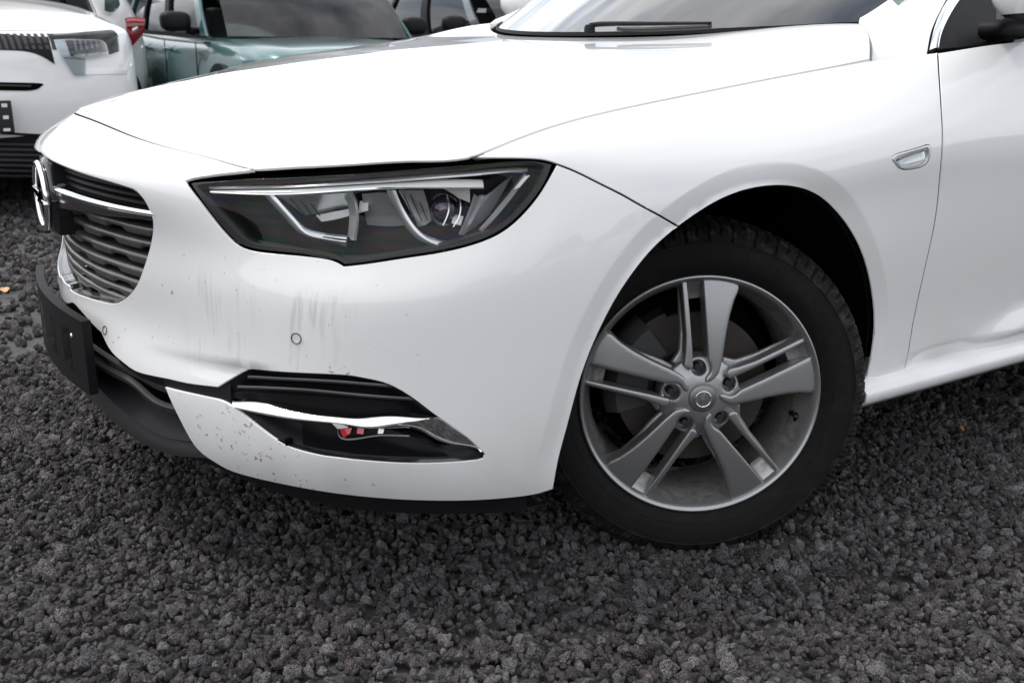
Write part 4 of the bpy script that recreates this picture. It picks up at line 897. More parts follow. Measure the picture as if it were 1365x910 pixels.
def wall_text(txt, r0, size, mid, mat_, parent, flip=False, spacing=1.05):
    cu = bpy.data.curves.new('t', 'FONT'); cu.body = txt; cu.size = size; cu.extrude = .0006; cu.space_character = spacing; cu.align_x = 'CENTER'; cu.resolution_u = 3
    ob = bpy.data.objects.new('t', cu); COL.objects.link(ob); dg = bpy.context.evaluated_depsgraph_get(); me = bpy.data.meshes.new_from_object(ob.evaluated_get(dg)); bpy.data.objects.remove(ob)
    for v in me.vertices:
        x, y, z = v.co; r = r0+y if not flip else r0-y; a = radians(mid)-x/r0 if not flip else radians(mid)+x/r0
        yy = np.interp(r, [.243, .252, .262, .272, .282, .290], [-.004, -.010, -.0135, -.0150, -.0152, -.0145]); v.co = (r*cos(a), yy-.0003-z*1.0, r*sin(a))
    me.name = 'sidewall_lettering'; return link('sidewall_lettering', me, mat_, parent)
LETT = mat('sidewall_rubber', (.010, .010, .010), .7, spec=.25)
ring_l = lambda s, r, y, w_: tube(s, [on_wall(y, r, a) for a in np.linspace(0, 2*pi, 97)[:-1]], w_, RUBBER, None, 6, True)
def make_wheel(M, rot=0):
    wh = empty('wheel'); wh.parent = car; wh.matrix_local = M
    def P(o): o.parent = wh; return o
    rm = link('rim', RIMF, ALLOY, wh); ty = link('tyre', TYRE, RUBBER, wh)
    for r, w__ in ((.2555, .0007), (.2905, .0006)): o = ring_l('tyre_rib', r, float(np.interp(r, [.252, .262, .290], [-.010, -.0135, -.0145])), w__); o.parent = ty
    wall_text('UNIROYAL', .2700, .021, 66, LETT, ty); wall_text('AllSeasonExpert', .2700, .012, 252, LETT, ty, True)
    wall_text('225/55 R17', .2690, .011, 150, LETT, ty); wall_text('UNIROYAL', .2700, .021, -54, LETT, ty)
    for k in range(5):
        a = radians(SP0+2+72*k); c = (.0585*cos(a), .0, .0585*sin(a))
        q = lathe('bolt_cap', [(.000, .0005), (.0002, .0066), (.0012, .0078), (.008, .0084), (.02, .0086)], CAPM, wh, 6); q.location = (c[0], .0005, c[2]); q.rotation_euler = (0, .3*k, 0)
    cp = lathe('centre_cap', [(-.0175, .0003), (-.0172, .012), (-.0160, .0225), (-.0145, .0262), (-.0118, .0272), (-.005, .0275)], CAPA, wh, 56)
    V, F = tube('x', [(.0150*cos(a), -.0175, .0150*sin(a)) for a in np.linspace(0, 2*pi, 49)[:-1]], .0017, None, None, 8, True, ret=True); link('emblem_ring', mesh('emblem_ring', V, F), CHROME, cp)
    bp = [(-.020, -.0028), (.001, -.0012), (-.002, .0022), (.020, .0026), (-.001, .0010), (.002, -.0024)]; aa = radians(68)
    V = [(x*cos(aa)-z*sin(aa), -.0190, x*sin(aa)+z*cos(aa)) for x, z in bp]+[(x*cos(aa)-z*sin(aa), -.0160, x*sin(aa)+z*cos(aa)) for x, z in bp]
    F = [(0, 1, 2), (2, 3, 4), (2, 1, 4), (4, 5, 1), (0, 1, 5)]; F = [(5, 0, 1), (0, 1, 2), (1, 2, 4), (2, 3, 4), (1, 4, 5)]
    n = 6; F = F+[tuple(k+n for k in f) for f in F]+[(i, (i+1) % n, (i+1) % n+n, i+n) for i in range(n)]; link('emblem_bolt', mesh('emblem_bolt', V, F, False), CHROME, cp)
    ds = lathe('brake_disc', [(.062, .05), (.060, .075), (.078, .076), (.078, .080), (.074, .0805), (.074, .150), (.078, .151), (.092, .151), (.096, .150), (.096, .06)], DISC, wh, 72)
    link('valve', lathe('valve', [(-.030, .0003), (-.030, .0035), (-.012, .0045), (0, .006)], None, None, 12, ret=True) and mesh('valve', *lathe('v', [(-.030, .0003), (-.030, .0035), (-.012, .0045), (0, .006)], None, None, 12, ret=True)), SEAL, wh).location = (.204*cos(radians(-14)), .050, .204*sin(radians(-14)))
    hl = lathe('valve_recess', [(0, .0003), (.0003, .0085), (.001, .0095)], DARK, wh, 24); a = radians(-15); hl.location = (.2095*cos(a), .040, .2095*sin(a)); hl.rotation_euler = Matrix(((0, -cos(a), -sin(a)), (0, 0, 0), (0, 0, 0))).to_euler(); 
    hl.rotation_euler = Vector((-cos(a), -.06, -sin(a))).to_track_quat('-Y', 'Z').to_euler()
    # caliper and its bracket ahead of the axle
    ca = []
    for (r, y) in ((.095, .052), (.155, .050), (.168, .066), (.168, .118), (.095, .118)): ca.append([(r*cos(a), y, r*sin(a)) for a in np.linspace(radians(128), radians(196), 14)])
    sheet('brake_caliper', np.array(ca), CAL, wh, .008); 
    ca = [[(r*cos(a), y, r*sin(a)) for a in np.linspace(radians(128), radians(112), 6)] for r, y in ((.10, .07), (.16, .07), (.165, .11))]
    sheet('caliper_bracket', np.array(ca), DISC, wh, .005)
    lathe('hub_carrier', [(.13, .001), (.13, .06), (.11, .10), (.10, .12), (.14, .18), (.16, .18)], DARK, wh, 30)
    return wh
st, cb = .49324, .07396
nx = np.array([-sin(st), -cos(st), 0.]); X_ = np.array([cos(st), -sin(st), 0.]); nout = nx*cos(cb)+np.array([0, 0, 1])*sin(cb); Zw = np.array([0, 0, 1])*cos(cb)-nx*sin(cb); Yw = -nout
def mat4(X, Y, Z, T): 
    m = Matrix.Identity(4)
    for i in range(3): m[i][0] = X[i]; m[i][1] = Y[i]; m[i][2] = Z[i]; m[i][3] = T[i]
    return m
w1 = make_wheel(mat4(X_, Yw, Zw, (.02262, -.79162, .2991)))
R180 = Matrix.Rotation(pi, 4, 'Z')
for M in (Matrix.Translation((2.829, -.80, .325)), Matrix.Translation((2.829, .80, .325))@R180, Matrix.Translation((.0, .79, .325))@Matrix.Rotation(-st, 4, 'Z')@R180):
    w2 = empty('wheel'); w2.parent = car; w2.matrix_local = M
    for ch in list(w1.children):
        if ch.name.startswith(('rim', 'tyre', 'centre_cap', 'bolt_cap', 'brake_disc')):
            c2 = ch.copy(); COL.objects.link(c2); c2.parent = w2
            for g in ch.children: g2 = g.copy(); COL.objects.link(g2); g2.parent = c2
# ================================================================ ground of crushed lava stone
def stone_mat(nm, base, var):
    M = bpy.data.materials.new(nm); M.use_nodes = True; t = M.node_tree; b = t.nodes['Principled BSDF']; N = t.nodes.new; Lk = t.links.new
    oi = N('ShaderNodeObjectInfo'); c = N('ShaderNodeTexCoord'); n = N('ShaderNodeTexNoise'); n.inputs['Scale'].default_value = 3.2; n.inputs['Detail'].default_value = 8; n.inputs['Roughness'].default_value = .65; Lk(c.outputs['Object'], n.inputs['Vector'])
    r = N('ShaderNodeValToRGB'); r.color_ramp.elements[0].color = (base[0]*.42, base[1]*.42, base[2]*.43, 1); r.color_ramp.elements[1].color = (base[0]*1.75, base[1]*1.72, base[2]*1.7, 1); r.color_ramp.elements[1].position = .95
    e = r.color_ramp.elements.new(.35); e.color = (base[0]*1.05, base[1]*.93, base[2]*.90, 1); e = r.color_ramp.elements.new(.6); e.color = (base[0]*.95, base[1]*.95, base[2]*1.0, 1)
    rm = N('ShaderNodeMapRange'); rm.inputs[1].default_value = .3; rm.inputs[2].default_value = .7; rm.inputs[3].default_value = .6; rm.inputs[4].default_value = 1.4; Lk(n.outputs['Fac'], rm.inputs[0])
    h = N('ShaderNodeHueSaturation'); Lk(oi.outputs['Random'], r.inputs[0]); Lk(r.outputs[0], h.inputs['Color']); Lk(rm.outputs[0], h.inputs['Value']); Lk(h.outputs[0], b.inputs['Base Color'])
    v = N('ShaderNodeTexVoronoi'); v.inputs['Scale'].default_value = 8; Lk(c.outputs['Object'], v.inputs['Vector']); bp = N('ShaderNodeBump'); bp.inputs['Strength'].default_value = .7; bp.inputs['Distance'].default_value = .10; Lk(v.outputs['Distance'], bp.inputs['Height'])
    n3 = N('ShaderNodeTexNoise'); n3.inputs['Scale'].default_value = 6; n3.inputs['Detail'].default_value = 6; Lk(c.outputs['Object'], n3.inputs['Vector']); bp2 = N('ShaderNodeBump'); bp2.inputs['Strength'].default_value = .9; bp2.inputs['Distance'].default_value = .16; Lk(n3.outputs['Fac'], bp2.inputs['Height']); Lk(bp.outputs[0], bp2.inputs['Normal']); Lk(bp2.outputs[0], b.inputs['Normal'])
    b.inputs['Roughness'].default_value = .85; b.inputs['Specular IOR Level'].default_value = .25
    return M
STONE = stone_mat('lava_stone', (.150, .144, .146), .3)
def stone(k, sub=3):
    bm = bmesh.new(); bmesh.ops.create_icosphere(bm, subdivisions=sub, radius=1); o = Vector((k*13.1, k*7.7, k*3.3)); s = Vector((random.uniform(.8, 1.25), random.uniform(.7, 1.05), random.uniform(.6, .85)))
    for v in bm.verts:
        p = v.co.normalized(); d = 1+.42*noise.noise(p*1.1+o)+.26*noise.noise(p*2.5+o)+.13*noise.noise(p*5.5+o)+.07*noise.noise(p*12+o)
        # chipped facets
        for q in range(9):
            nn = Vector((sin(k*3.1+q*2), cos(k*1.7+q*2.6), sin(k*2.3+q*4.1))).normalized(); h = p.dot(nn)*d
            if h > .66: d *= .66/h*.8+.2
        v.co = Vector((p.x*s.x, p.y*s.y, p.z*s.z))*d
    me = bpy.data.meshes.new('stone'); bm.to_mesh(me); bm.free(); me.polygons.foreach_set('use_smooth', [True]*len(me.polygons)); me.set_sharp_from_angle(angle=radians(28)); me.materials.append(STONE); return me
SV = [stone(k, 4) for k in range(12)]; SV2 = [stone(k+20, 3) for k in range(8)]
vc = bpy.data.collections.new('stone_shapes')
for i, me_ in enumerate(SV): vc.objects.link(bpy.data.objects.new('stone_shape', me_))
vc2 = bpy.data.collections.new('pebble_shapes')
for i, me_ in enumerate(SV2): vc2.objects.link(bpy.data.objects.new('pebble_shape', me_))
def ghei(x, y): return .010*noise.noise(Vector((x*1.3, y*1.3, 0)))+.006*noise.noise(Vector((x*4, y*4, 3)))
def scatter(name, pts, sizes, coll, label):
    me = bpy.data.meshes.new(name); me.from_pydata([tuple(p) for p in pts], [], []); me.update()
    at_ = me.attributes.new('size', 'FLOAT', 'POINT'); at_.data.foreach_set('value', sizes)
    ob = bpy.data.objects.new(name, me); COL.objects.link(ob); ob['kind'] = 'stuff'; ob['label'] = label; ob['category'] = 'gravel'
    ng = bpy.data.node_groups.new(name, 'GeometryNodeTree'); ng.interface.new_socket('Geometry', in_out='INPUT', socket_type='NodeSocketGeometry'); ng.interface.new_socket('Geometry', in_out='OUTPUT', socket_type='NodeSocketGeometry')
    N = ng.nodes.new; i_ = N('NodeGroupInput'); o_ = N('NodeGroupOutput'); ip = N('GeometryNodeInstanceOnPoints'); ci = N('GeometryNodeCollectionInfo'); ci.inputs['Collection'].default_value = coll; ci.inputs['Separate Children'].default_value = True; ci.inputs['Reset Children'].default_value = True
    rr = N('FunctionNodeRandomValue'); rr.data_type = 'FLOAT_VECTOR'; rr.inputs[1].default_value = (6.28, 6.28, 6.28); na = N('GeometryNodeInputNamedAttribute'); na.data_type = 'FLOAT'; na.inputs['Name'].default_value = 'size'
    ip.inputs['Pick Instance'].default_value = True; Lk = ng.links.new
    Lk(i_.outputs[0], ip.inputs['Points']); Lk(ci.outputs[0], ip.inputs['Instance']); Lk(rr.outputs[0], ip.inputs['Rotation']); Lk(na.outputs[0], ip.inputs['Scale'])
    Lk(ip.outputs[0], o_.inputs[0]); md = ob.modifiers.new('gn', 'NODES'); md.node_group = ng; return ob
def cloud(n, lo, hi, smin, smax, power, dmax, dmin=0, zoff=-.35):
    P = np.stack([rng.uniform(lo[0], hi[0], n), rng.uniform(lo[1], hi[1], n)], 1); d = np.hypot(P[:, 0]-CAM[0], P[:, 1]-CAM[1]); P = P[(d < dmax) & (d >= dmin)]
    s = smin*(smax/smin)**(rng.random(len(P))**power); z = np.array([ghei(x, y) for x, y in P])+s*zoff+rng.uniform(-.006, .003, len(P))
    # the front tyre has pressed a hollow
    hw = np.hypot((P[:, 0]+.02)/1.4, P[:, 1]+.80); z -= .016*np.exp(-(hw/.10)**2)
    return np.stack([P[:, 0], P[:, 1], z], 1), s
a = cloud(120000, (-2.6, -2.3), (2.4, 1.2), .0045, .012, 1.2, 2.9, .0, -.1); scatter('gravel', a[0], a[1], vc2, 'fine dark lava gravel chips filling the gaps between stones')
a = cloud(20000, (-2.6, -2.3), (2.6, 1.6), .0075, .021, 2.6, 3.2, 0, .0); scatter('gravel', a[0], a[1], vc, 'dark grey crushed lava gravel around the front wheel')
a = cloud(95000, (-4.5, -3.5), (5.5, 7), .010, .030, 1.7, 8.5, 2.3, -.3); scatter('gravel', a[0], a[1], vc2, 'dark lava gravel reaching back under the parked cars')
gm = mat('gravel_bed', (.075, .072, .073), .95, bump=1, bscale=60, vary=.5, vscale=25)
gnd = struct = None
n = 90; xs = np.concatenate([-np.geomspace(400, 4, 18), np.linspace(-3.8, 6, n), np.geomspace(6.3, 400, 18)]); ys = np.concatenate([-np.geomspace(400, 4, 18), np.linspace(-3.8, 8, n), np.geomspace(8.5, 400, 18)])
V = [(x, y, (ghei(x, y) if abs(x) < 7 and abs(y) < 9 else 0)-.018) for x in xs for y in ys]; m_ = len(ys); F = [(i*m_+j, (i+1)*m_+j, (i+1)*m_+j+1, i*m_+j+1) for i in range(len(xs)-1) for j in range(m_-1)]
gnd = link('ground', mesh('ground', V, F), gm, None, kind='structure')
# larger stones lying proud, each its own piece of the ground
big = []
tries = 0
LBL = STONE
for px, py, r in [(590, 818, .030), (268, 880, .026), (650, 722, .020), (735, 795, .018), (545, 712, .018), (300, 640, .022), (1110, 760, .024), (470, 890, .024), (690, 690, .018), (400, 700, .02), (860, 815, .02), (910, 880, .022), (1010, 850, .02), (1160, 885, .02), (1250, 800, .018), (1330, 860, .02), (1190, 690, .015), (1300, 640, .014), (150, 700, .018), (90, 650, .018), (60, 800, .022), (180, 820, .022), (350, 790, .02), (520, 800, .02), (780, 870, .022), (640, 870, .022), (240, 750, .018), (30, 560, .016), (140, 610, .014), (1060, 730, .015), (980, 780, .018), (700, 850, .02), (430, 830, .017), (110, 880, .021), (1230, 870, .02), (1090, 820, .017)]:
    big.append((*at(px, py, z=.006)[:2], r))
while len(big) < 150:
    px, py = rng.uniform(0, 1365), rng.uniform(560, 912); p = at(px, py, z=0)
    if p[1] > -.70 or p[1] < -2: continue
    big.append((p[0], p[1], float(rng.uniform(.014, .023))))
for i, (x, y, r) in enumerate(big):
    o = link('stone', SV[i % 12], None, gnd); o.location = (x, y, ghei(x, y)+r*.18-.004); o.scale = (r, r*.95, r*.9); o.rotation_euler = tuple(rng.uniform(0, 6.28, 3))
# ================================================================ parked cars behind
def quad_sheet(nm, pts, m_, par, th=.01, n=2):
    a, b, c, d = [np.array(p, float) for p in pts]; T = np.linspace(0, 1, n+1); X = np.array([[(a*(1-s)+b*s)*(1-t)+(d*(1-s)+c*s)*t for s in T] for t in T]); return sheet(nm, X, m_, par, th)
def car_behind(origin, rz, paint, label, cfg):
    """local frame: x back along the car, y to its right-hand, z up; nose at x = 0"""
    root = empty('parked_car', origin, rz, label=label, category='car', group='cars parked in the row behind')
    L_, W_, zb, zc, xc = cfg['L'], cfg['W']/2, cfg['belt'], cfg['cowl'], cfg['xc']; hn = cfg['nose']; H = cfg['H']
    st_ = np.array([0, .04, .12, .3, .6, .9, xc, xc+.5, xc+1.3, xc+2.1, L_-.9, L_-.35, L_-.08, L_])
    wid = W_*np.array([.80, .86, .91, .96, .985, .99, 1, 1, 1, 1, .99, .96, .88, .80]); top = np.interp(st_, [0, .12, .4, xc, xc+1.5, L_-.6, L_], [hn-.06, hn, hn+.05, zc-.02, zb, zb+.03, zb])
    rows = [(.24, .86), (.26, .94), (.40, .985), (.55, 1.0), (.70, .995), (.82, .975), (.93, .93), (1.0, .84)]
    X = np.array([[(x+(.05*abs(k-.55) if x < .2 else 0), s, .24+(t-.24)*k*1.0) for s in [0]] for x, t in zip(st_, top) for k in [0]])
    G = []
    kk = [0, .04, .2, .45, .65, .82, .93, 1.0]; wk = [.88, .95, .99, 1.0, .995, .975, .94, .87]
    for x, w__, t in zip(st_, wid, top):
        G.append([(x, -w__*b_, .24+(t-.24)*a_) for a_, b_ in zip(kk, wk)]+[(x, w__*q, t+.03*(1-(q/.87)**2)) for q in np.linspace(-.7, .7, 9)]+[(x, w__*b_, .24+(t-.24)*a_) for a_, b_ in zip(kk[::-1], wk[::-1])])
    A = np.array(G); M_ = basis(len(A)); q = np.linspace(0, len(A)-1, 80); A2 = np.einsum('ni,ijk->njk', wts(q, len(A), M_), A)
    sheet('body', A2.transpose(1, 0, 2), paint, root, .012)
    for e, i in ((0, 0), (1, -1)):
        R_ = A2[i]; n_ = len(R_)//2; X = np.stack([R_[:n_], R_[::-1][:n_]]); X = X[0][None]*(1-np.linspace(0, 1, 9))[:, None, None]+X[1][None]*np.linspace(0, 1, 9)[:, None, None]
        bl = np.sin(np.linspace(0, pi, 9))**.5; X[:, :, 0] += (-1 if e == 0 else 1)*.10*bl[:, None]; sheet('nose_panel' if e == 0 else 'tail_panel', X, paint, root, .01)
    box('floor_pan', (.15, -W_*.85, .2), (L_-.15, W_*.85, .3), DARK, root)
    # glasshouse
    wr = W_*.74; wbt = W_*.93; xr = xc+cfg['rake']; xb = cfg['xrb']; xe = cfg['xre']
    wl = [(xc, -wbt*.9, zc), (xc, wbt*.9, zc)]
    n9 = np.linspace(-1, 1, 21)
    low_ = [(xc-.12*(1-y*y), wbt*.88*y, zc) for y in n9]; up_ = [(xr-.08*(1-y*y), wr*y, H-.05+.02*(1-y*y)) for y in n9]
    X = grid4(low_, up_, 21, 10, (-.05, 0, .03)); ws = sheet('windscreen', X, cfg.get('glass', GLASSB), root, .006)
    rl_ = [(xr-.08*(1-y*y), wr*y, H-.05+.02*(1-y*y)) for y in n9]; rr_ = [(xb, wr*.97*y, H-.07+.02*(1-y*y)) for y in n9]; sheet('roof', grid4(rl_, rr_, 21, 10, (0, 0, .06)), paint, root, .02)
    re_ = [(xe, wbt*.88*y, zb+.02) for y in n9]; sheet('rear_window', grid4([(a, b, c-.0) for a, b, c in rr_], re_, 21, 8, (.03, 0, .02)), GLASSB, root, .006)
    for s in (-1, 1):
        lo_ = [(xc+.12, s*wbt, zc+.0), (xc+1.0, s*wbt*1.0, zb), (xc+1.9, s*wbt, zb+.01), (xe-.1, s*wbt*.96, zb+.03)]; hi_ = [(xr+.02, s*wr*1.02, H-.07), (xr+.5, s*wr*1.04, H-.06), (xb-.5, s*wr*1.03, H-.07), (xb-.02, s*wr, H-.09)]
        g = grid4(lo_, hi_, 40, 8, (0, s*.03, 0)); sheet('side_window', g, GLASSB, root, .006)
        g2 = g+np.array([0, s*.008, 0])
        for a_, b_ in ((0, 3), (14, 17), (27, 29), (37, 40)): sheet('pillar', g2[:, a_:b_], paint if a_ in (0, 37) else BLACKP, root, .02)
        tube('pillar_trim', [tuple(p) for p in g2[:, 2]], .008, REFLS, root, 6)
        sheet('waist_moulding', np.stack([g2[0]+[0, s*.004, -.018], g2[1]*.25+g2[0]*.75+[0, s*.006, 0]]), cfg.get('trim', BLACKP), root, .012); sheet('roof_rail', np.stack([g2[-2]*.4+g2[-1]*.6+[0, s*.006, 0], g2[-1]+[0, s*.004, .02]]), cfg.get('rail', BLACKP), root, .015)
        # door mirror
        bm = bmesh.new(); bmesh.ops.create_icosphere(bm, subdivisions=3, radius=1)
        for v in bm.verts:
            v.co = Vector([math.copysign(abs(q_)**.62, q_) for q_ in v.co]); v.co = Vector((v.co.x*(.08 if v.co.x < 0 else .045), v.co.y*.115, v.co.z*.075))+Vector((xc+.42, s*(wbt+.17), zb+.10))
        me = bpy.data.meshes.new('m'); bm.to_mesh(me); bm.free(); me.polygons.foreach_set('use_smooth', [True]*len(me.polygons)); link('mirror', me, cfg.get('mirror', BLACKP), root)
        tube('mirror_stalk', [(xc+.46, s*(wbt-.02), zb+.02), (xc+.45, s*(wbt+.08), zb+.04)], .03, BLACKP, root, 8)
        for xw in (.88, cfg['wb']+.88):
            V, F = lathe('x', [(0, .02), (0, .30*.8), (-.02, .26), (-.01, .30), (.02, .325), (.18, .325), (.2, .26)], None, None, 40, ret=True); V = [(x+xw, (y-W_*.97)*(-s if s > 0 else 1)*(1 if s < 0 else 1), z+.325) for x, y, z in V]
            w3 = link('wheel', mesh('wheel', V, F), RUBBER, root); V, F = lathe('x', [(-.002, .01), (-.012, .20), (-.004, .235)], None, None, 40, ret=True); V = [(x+xw, (y-W_*.97-.004)*(1 if s < 0 else -1), z+.325) for x, y, z in V]; link('wheel_cover', mesh('wheel_cover', V, F), REFLS, w3)
            g = np.array([[(xw+r_*cos(a), s*(W_*1.003), .325+r_*sin(a)) for a in np.linspace(0, pi, 30)] for r_ in (.30, .385)]); sheet('arch_trim', g, BLACKP, root, .02)
        for xd in (xc+.28, xc+1.22, xc+2.0): tube('door_gap', [(xd, s*W_*1.0, z) for z in np.linspace(.35, zb-.05, 8)], .004, DARK, root, 4)
        for xh in (xc+1.0, xc+1.85): tube('door_handle', [(xh, s*(W_+.0), zb-.12), (xh+.05, s*(W_+.03), zb-.115), (xh+.13, s*(W_+.03), zb-.115), (xh+.17, s*(W_+.0), zb-.12)], .014, paint, root, 8)
    for y in (-.35, .35): box('seat_back', (xc+1.05, y-.22, .6), (xc+1.2, y+.22, zb+.22), GREYP, root, .05); box('headrest', (xc+1.08, y-.12, zb+.26), (xc+1.16, y+.12, zb+.42), GREYP, root, .03)
    for s in (-1, 1):                                      # lamps, grille and plate on the nose
        hx = lambda y: .10+.16*(abs(y)/W_)**4-.10
        X = np.array([[(hx(y)-.012+.05*t_, y, hn-.20+.11*t_+.02*abs(y)/W_) for y in np.linspace(s*W_*.48, s*W_*.82, 9)] for t_ in (0, .5, 1)]); h_ = sheet('headlight', X-[.085, 0, 0], REFLS, root, .02)
        X = np.array([[(hx(y)-.020+.05*t_, y, hn-.19+.09*t_+.02*abs(y)/W_) for y in np.linspace(s*W_*.52, s*W_*.78, 9)] for t_ in (0, .5, 1)]); sheet('lamp_lens', X-[.085, 0, 0], HOUS, h_, .01)
    gx = -.095
    X = np.array([[(gx+.05*abs(y), y, z) for y in np.linspace(-W_*.42, W_*.42, 9)] for z in (hn-.36, hn-.14)]); g_ = sheet('grille', X, BLACKP, root, .02)
    for k in range(5): sheet('grille_bar', np.array([[(gx-.012+.05*abs(y), y, z) for y in np.linspace(-W_*.40, W_*.40, 9)] for z in (hn-.345+k*.042, hn-.330+k*.042)]), REFLS, g_, .008)
    sheet('lower_grille', np.array([[(gx-.004+.05*abs(y), y, z) for y in np.linspace(-W_*.6, W_*.6, 9)] for z in (.27, .42)]), BLACKP, root, .02)
    sheet('number_plate', np.array([[(gx-.03, y, z) for y in (-.26, 0, .26)] for z in (hn-.44, hn-.33)]), PLATE, root, .01)
    box('cabin_trim', (xc+.0, -wbt*.9, zb-.15), (xc+.45, wbt*.9, zb-.03), BLACKP, root, .02)
    return root
GLASSB = glass('cabin_glass', (.32, .38, .37), 1.5)
WHITE2 = mat('plain_white_paint', (.80, .80, .80), .3, coat=1, vary=.03, vscale=3); TEAL = mat('teal_grey_paint', (.065, .16, .165), .25, .3, coat=1, vary=.06, vscale=2); GREY = mat('grey_paint', (.14, .145, .15), .25, .4, coat=1); SILV = mat('silver_paint', (.42, .43, .45), .3, .6, coat=1)
base = dict(L=4.45, W=1.84, belt=.98, cowl=1.02, nose=.90, H=1.58, xc=1.12, rake=.72, xrb=3.7, xre=4.25, wb=2.65)
YM = -pi/2+pi
teal = car_behind((1.90, 4.52, 0), pi/2, TEAL, 'teal grey car nose-on with dark mirror and wide windscreen beyond the bonnet', dict(base, belt=.90, cowl=.895, nose=.80, xc=1.15, H=1.52))
grey = car_behind((4.35, 4.60, 0), pi/2, GREY, 'dark grey car with curved side glass, farthest right of the parked row', dict(base, belt=.92, cowl=.92, nose=.78, H=1.45, xc=1.1, W=1.8, rail=REFLS))
# ---- white car nose-on at the left, measured in more detail
suv = empty('parked_car', (-.80, 3.50, 0), 0, label='white high-bonneted car facing us at the left edge with a slim upright headlight', category='car', group='cars parked in the row behind')
SP = [(0, 0), (.006, .16), (.02, .32), (.045, .48), (.095, .62), (.17, .74), (.29, .83), (.46, .885), (.75, .905), (1.15, .915), (1.9, .92), (2.8, .92), (3.6, .90), (4.2, .82)]
def sgrid():
    n = len(SP); P = np.zeros((n, 11, 3)); pl = np.array(SP); tan = np.gradient(pl, axis=0); tan[0] = (0, 1)
    front_ = [(.09, .20), (.04, .26), (.03, .36), (.012, .46), (0, .56), (.006, .66), (.012, .74), (.03, .84)]; side_ = [(.06, .20), (.02, .28), (.01, .40), (.0, .52), (0, .64), (.002, .74), (.010, .84), (.03, .93)]
    for k in range(n):
        t = tan[k]/np.linalg.norm(tan[k]); ni = np.array([t[1], -t[0]])
        if ni@(np.array([2., 0])-pl[k]) < 0: ni = -ni
        w = min(1, k/7)
        for j in range(8):
            d = front_[j][0]*(1-w)+side_[j][0]*w; z = front_[j][1]*(1-w)+side_[j][1]*w; q = pl[k]+ni*d; P[k, j] = (*q, z)
        e = pl[k]+ni*(.10+.02*w); ze = .925+.11*min(1, pl[k][0]/1.1); P[k, 8] = (*e, ze)
        sx_ = [.25, .30, .35, .42, .5, .6, .7, .82, .95, 1.15, 1.9, 2.8, 3.6, 4.1][k]; S_ = np.array([sx_, 0, .985+.15*min(1, sx_/1.1)])
        mdl = e+(S_[:2]-e)*.35; P[k, 9] = (*mdl, ze*.35+S_[2]*.65); P[k, 10] = S_
    return P
# local x (back) -> world +Y ; local lateral (towards picture right) -> world +X
pose = np.array([[0, -1., 0, -.80], [1., 0, 0, 3.50], [0, 0, 1, 0], [0, 0, 0, 1]])
SS = Surf(sgrid(), pose=pose)
def sub(root):
    root.matrix_world = Matrix.Identity(4)
    return root
suv.location = (0, 0, 0)
def mirs(ob):                                              # twin on the other side of x = -.88
    V = np.zeros(len(ob.data.vertices)*3); ob.data.vertices.foreach_get('co', V); V = V.reshape(-1, 3); V = V*[-1, 1, 1]+[-1.60, 0, 0]
    m2 = mesh(ob.data.name, V, [tuple(reversed(p.vertices)) for p in ob.data.polygons])
    for t_ in ob.data.materials: m2.materials.append(t_)
    m2.set_sharp_from_angle(angle=radians(50)); link(ob.name.split('.')[0], m2, None, ob.parent)
def sp_(nm, lp, m_, par=None, **k): mirs(panel(nm, SS, [lp], m_, par or suv, gap=0, **k))
def sb(nm, a, b, mt, par=None, **k): mirs(band(nm, SS, a, b, mt, par or suv, **k))
v0 = SS.hit(60, 179)[1]
body_lp = np.array([(0, 8.0)]+[(u, 8.0) for u in range(1, 14)]+[(13, .2)]+[(u, .2) for u in range(12, 8, -1)]+[(8.6, v0), (7, v0), (5, v0), (3, v0), (1, v0), (0, v0)])
def dens(Lp, d=.1):
    out = []
    for a, b_ in zip(Lp, np.roll(Lp, -1, 0)):
        n_ = max(1, int(np.linalg.norm(b_-a)/d)); out += [a+(b_-a)*i/n_ for i in range(n_)]
    return np.array(out)
sp_('body', dens(body_lp), WHITE2, du=.25, dv=.25)
sp_('bonnet', dens(np.array([(0, 8.03), (0, 10), (9, 10), (9, 8.03)])), WHITE2, du=.25, dv=.25, off=.002)
sp_('lower_bumper', dens(np.array([(0, .1), (0, v0), (3, v0), (5, v0), (7, v0), (8.6, v0), (8.6, .1)])), BLACKP, du=.25, dv=.25, off=-.004, thick=.03)
sb('bumper_edge', [(1, 176), (20, 177), (60, 179), (100, 180)], [(1, 179), (20, 180), (60, 183), (100, 184)], BLACKP, oa=.004, ob_=.004)
# grille strip running into the lamp
sb('grille_strip', [(-60, 44), (-10, 45), (25, 48), (64, 50)], [(-60, 66), (-10, 67), (40, 70), (73, 86)], BLACKP, oa=.003, ob_=.003, n=30)
for i in range(14): sb('grille_fin', [(-55+9*i, 46), (-50+9*i, 46.6)], [(-47+9*i, 66), (-42+9*i, 66.5)], GREYP, oa=.006, ob_=.006, n=3, m_=2)
lampw = empty('headlight'); lampw.parent = suv
LENSB = glass('lamp_glass', (.85, .87, .88), 1.2)
sb('lamp_inner', [(64, 50), (88, 49)], [(97, 99), (112, 98)], REFLS, lampw, oa=.003, ob_=.003)
sb('lamp_dark', [(84, 49.5), (110, 47), (140, 44)], [(94, 76), (122, 72), (152, 67)], HOUS, lampw, oa=.004, ob_=.004, n=16)
for a_, b_ in ((98, 113), (115, 131), (133, 147)): sb('running_light', [(a_, 73.5-(a_-98)*.08), (b_, 71.5-(a_-98)*.08)], [(a_, 77-(a_-98)*.10), (b_, 75-(a_-98)*.10)], GUIDE, lampw, oa=.008, ob_=.008, n=4, m_=2)
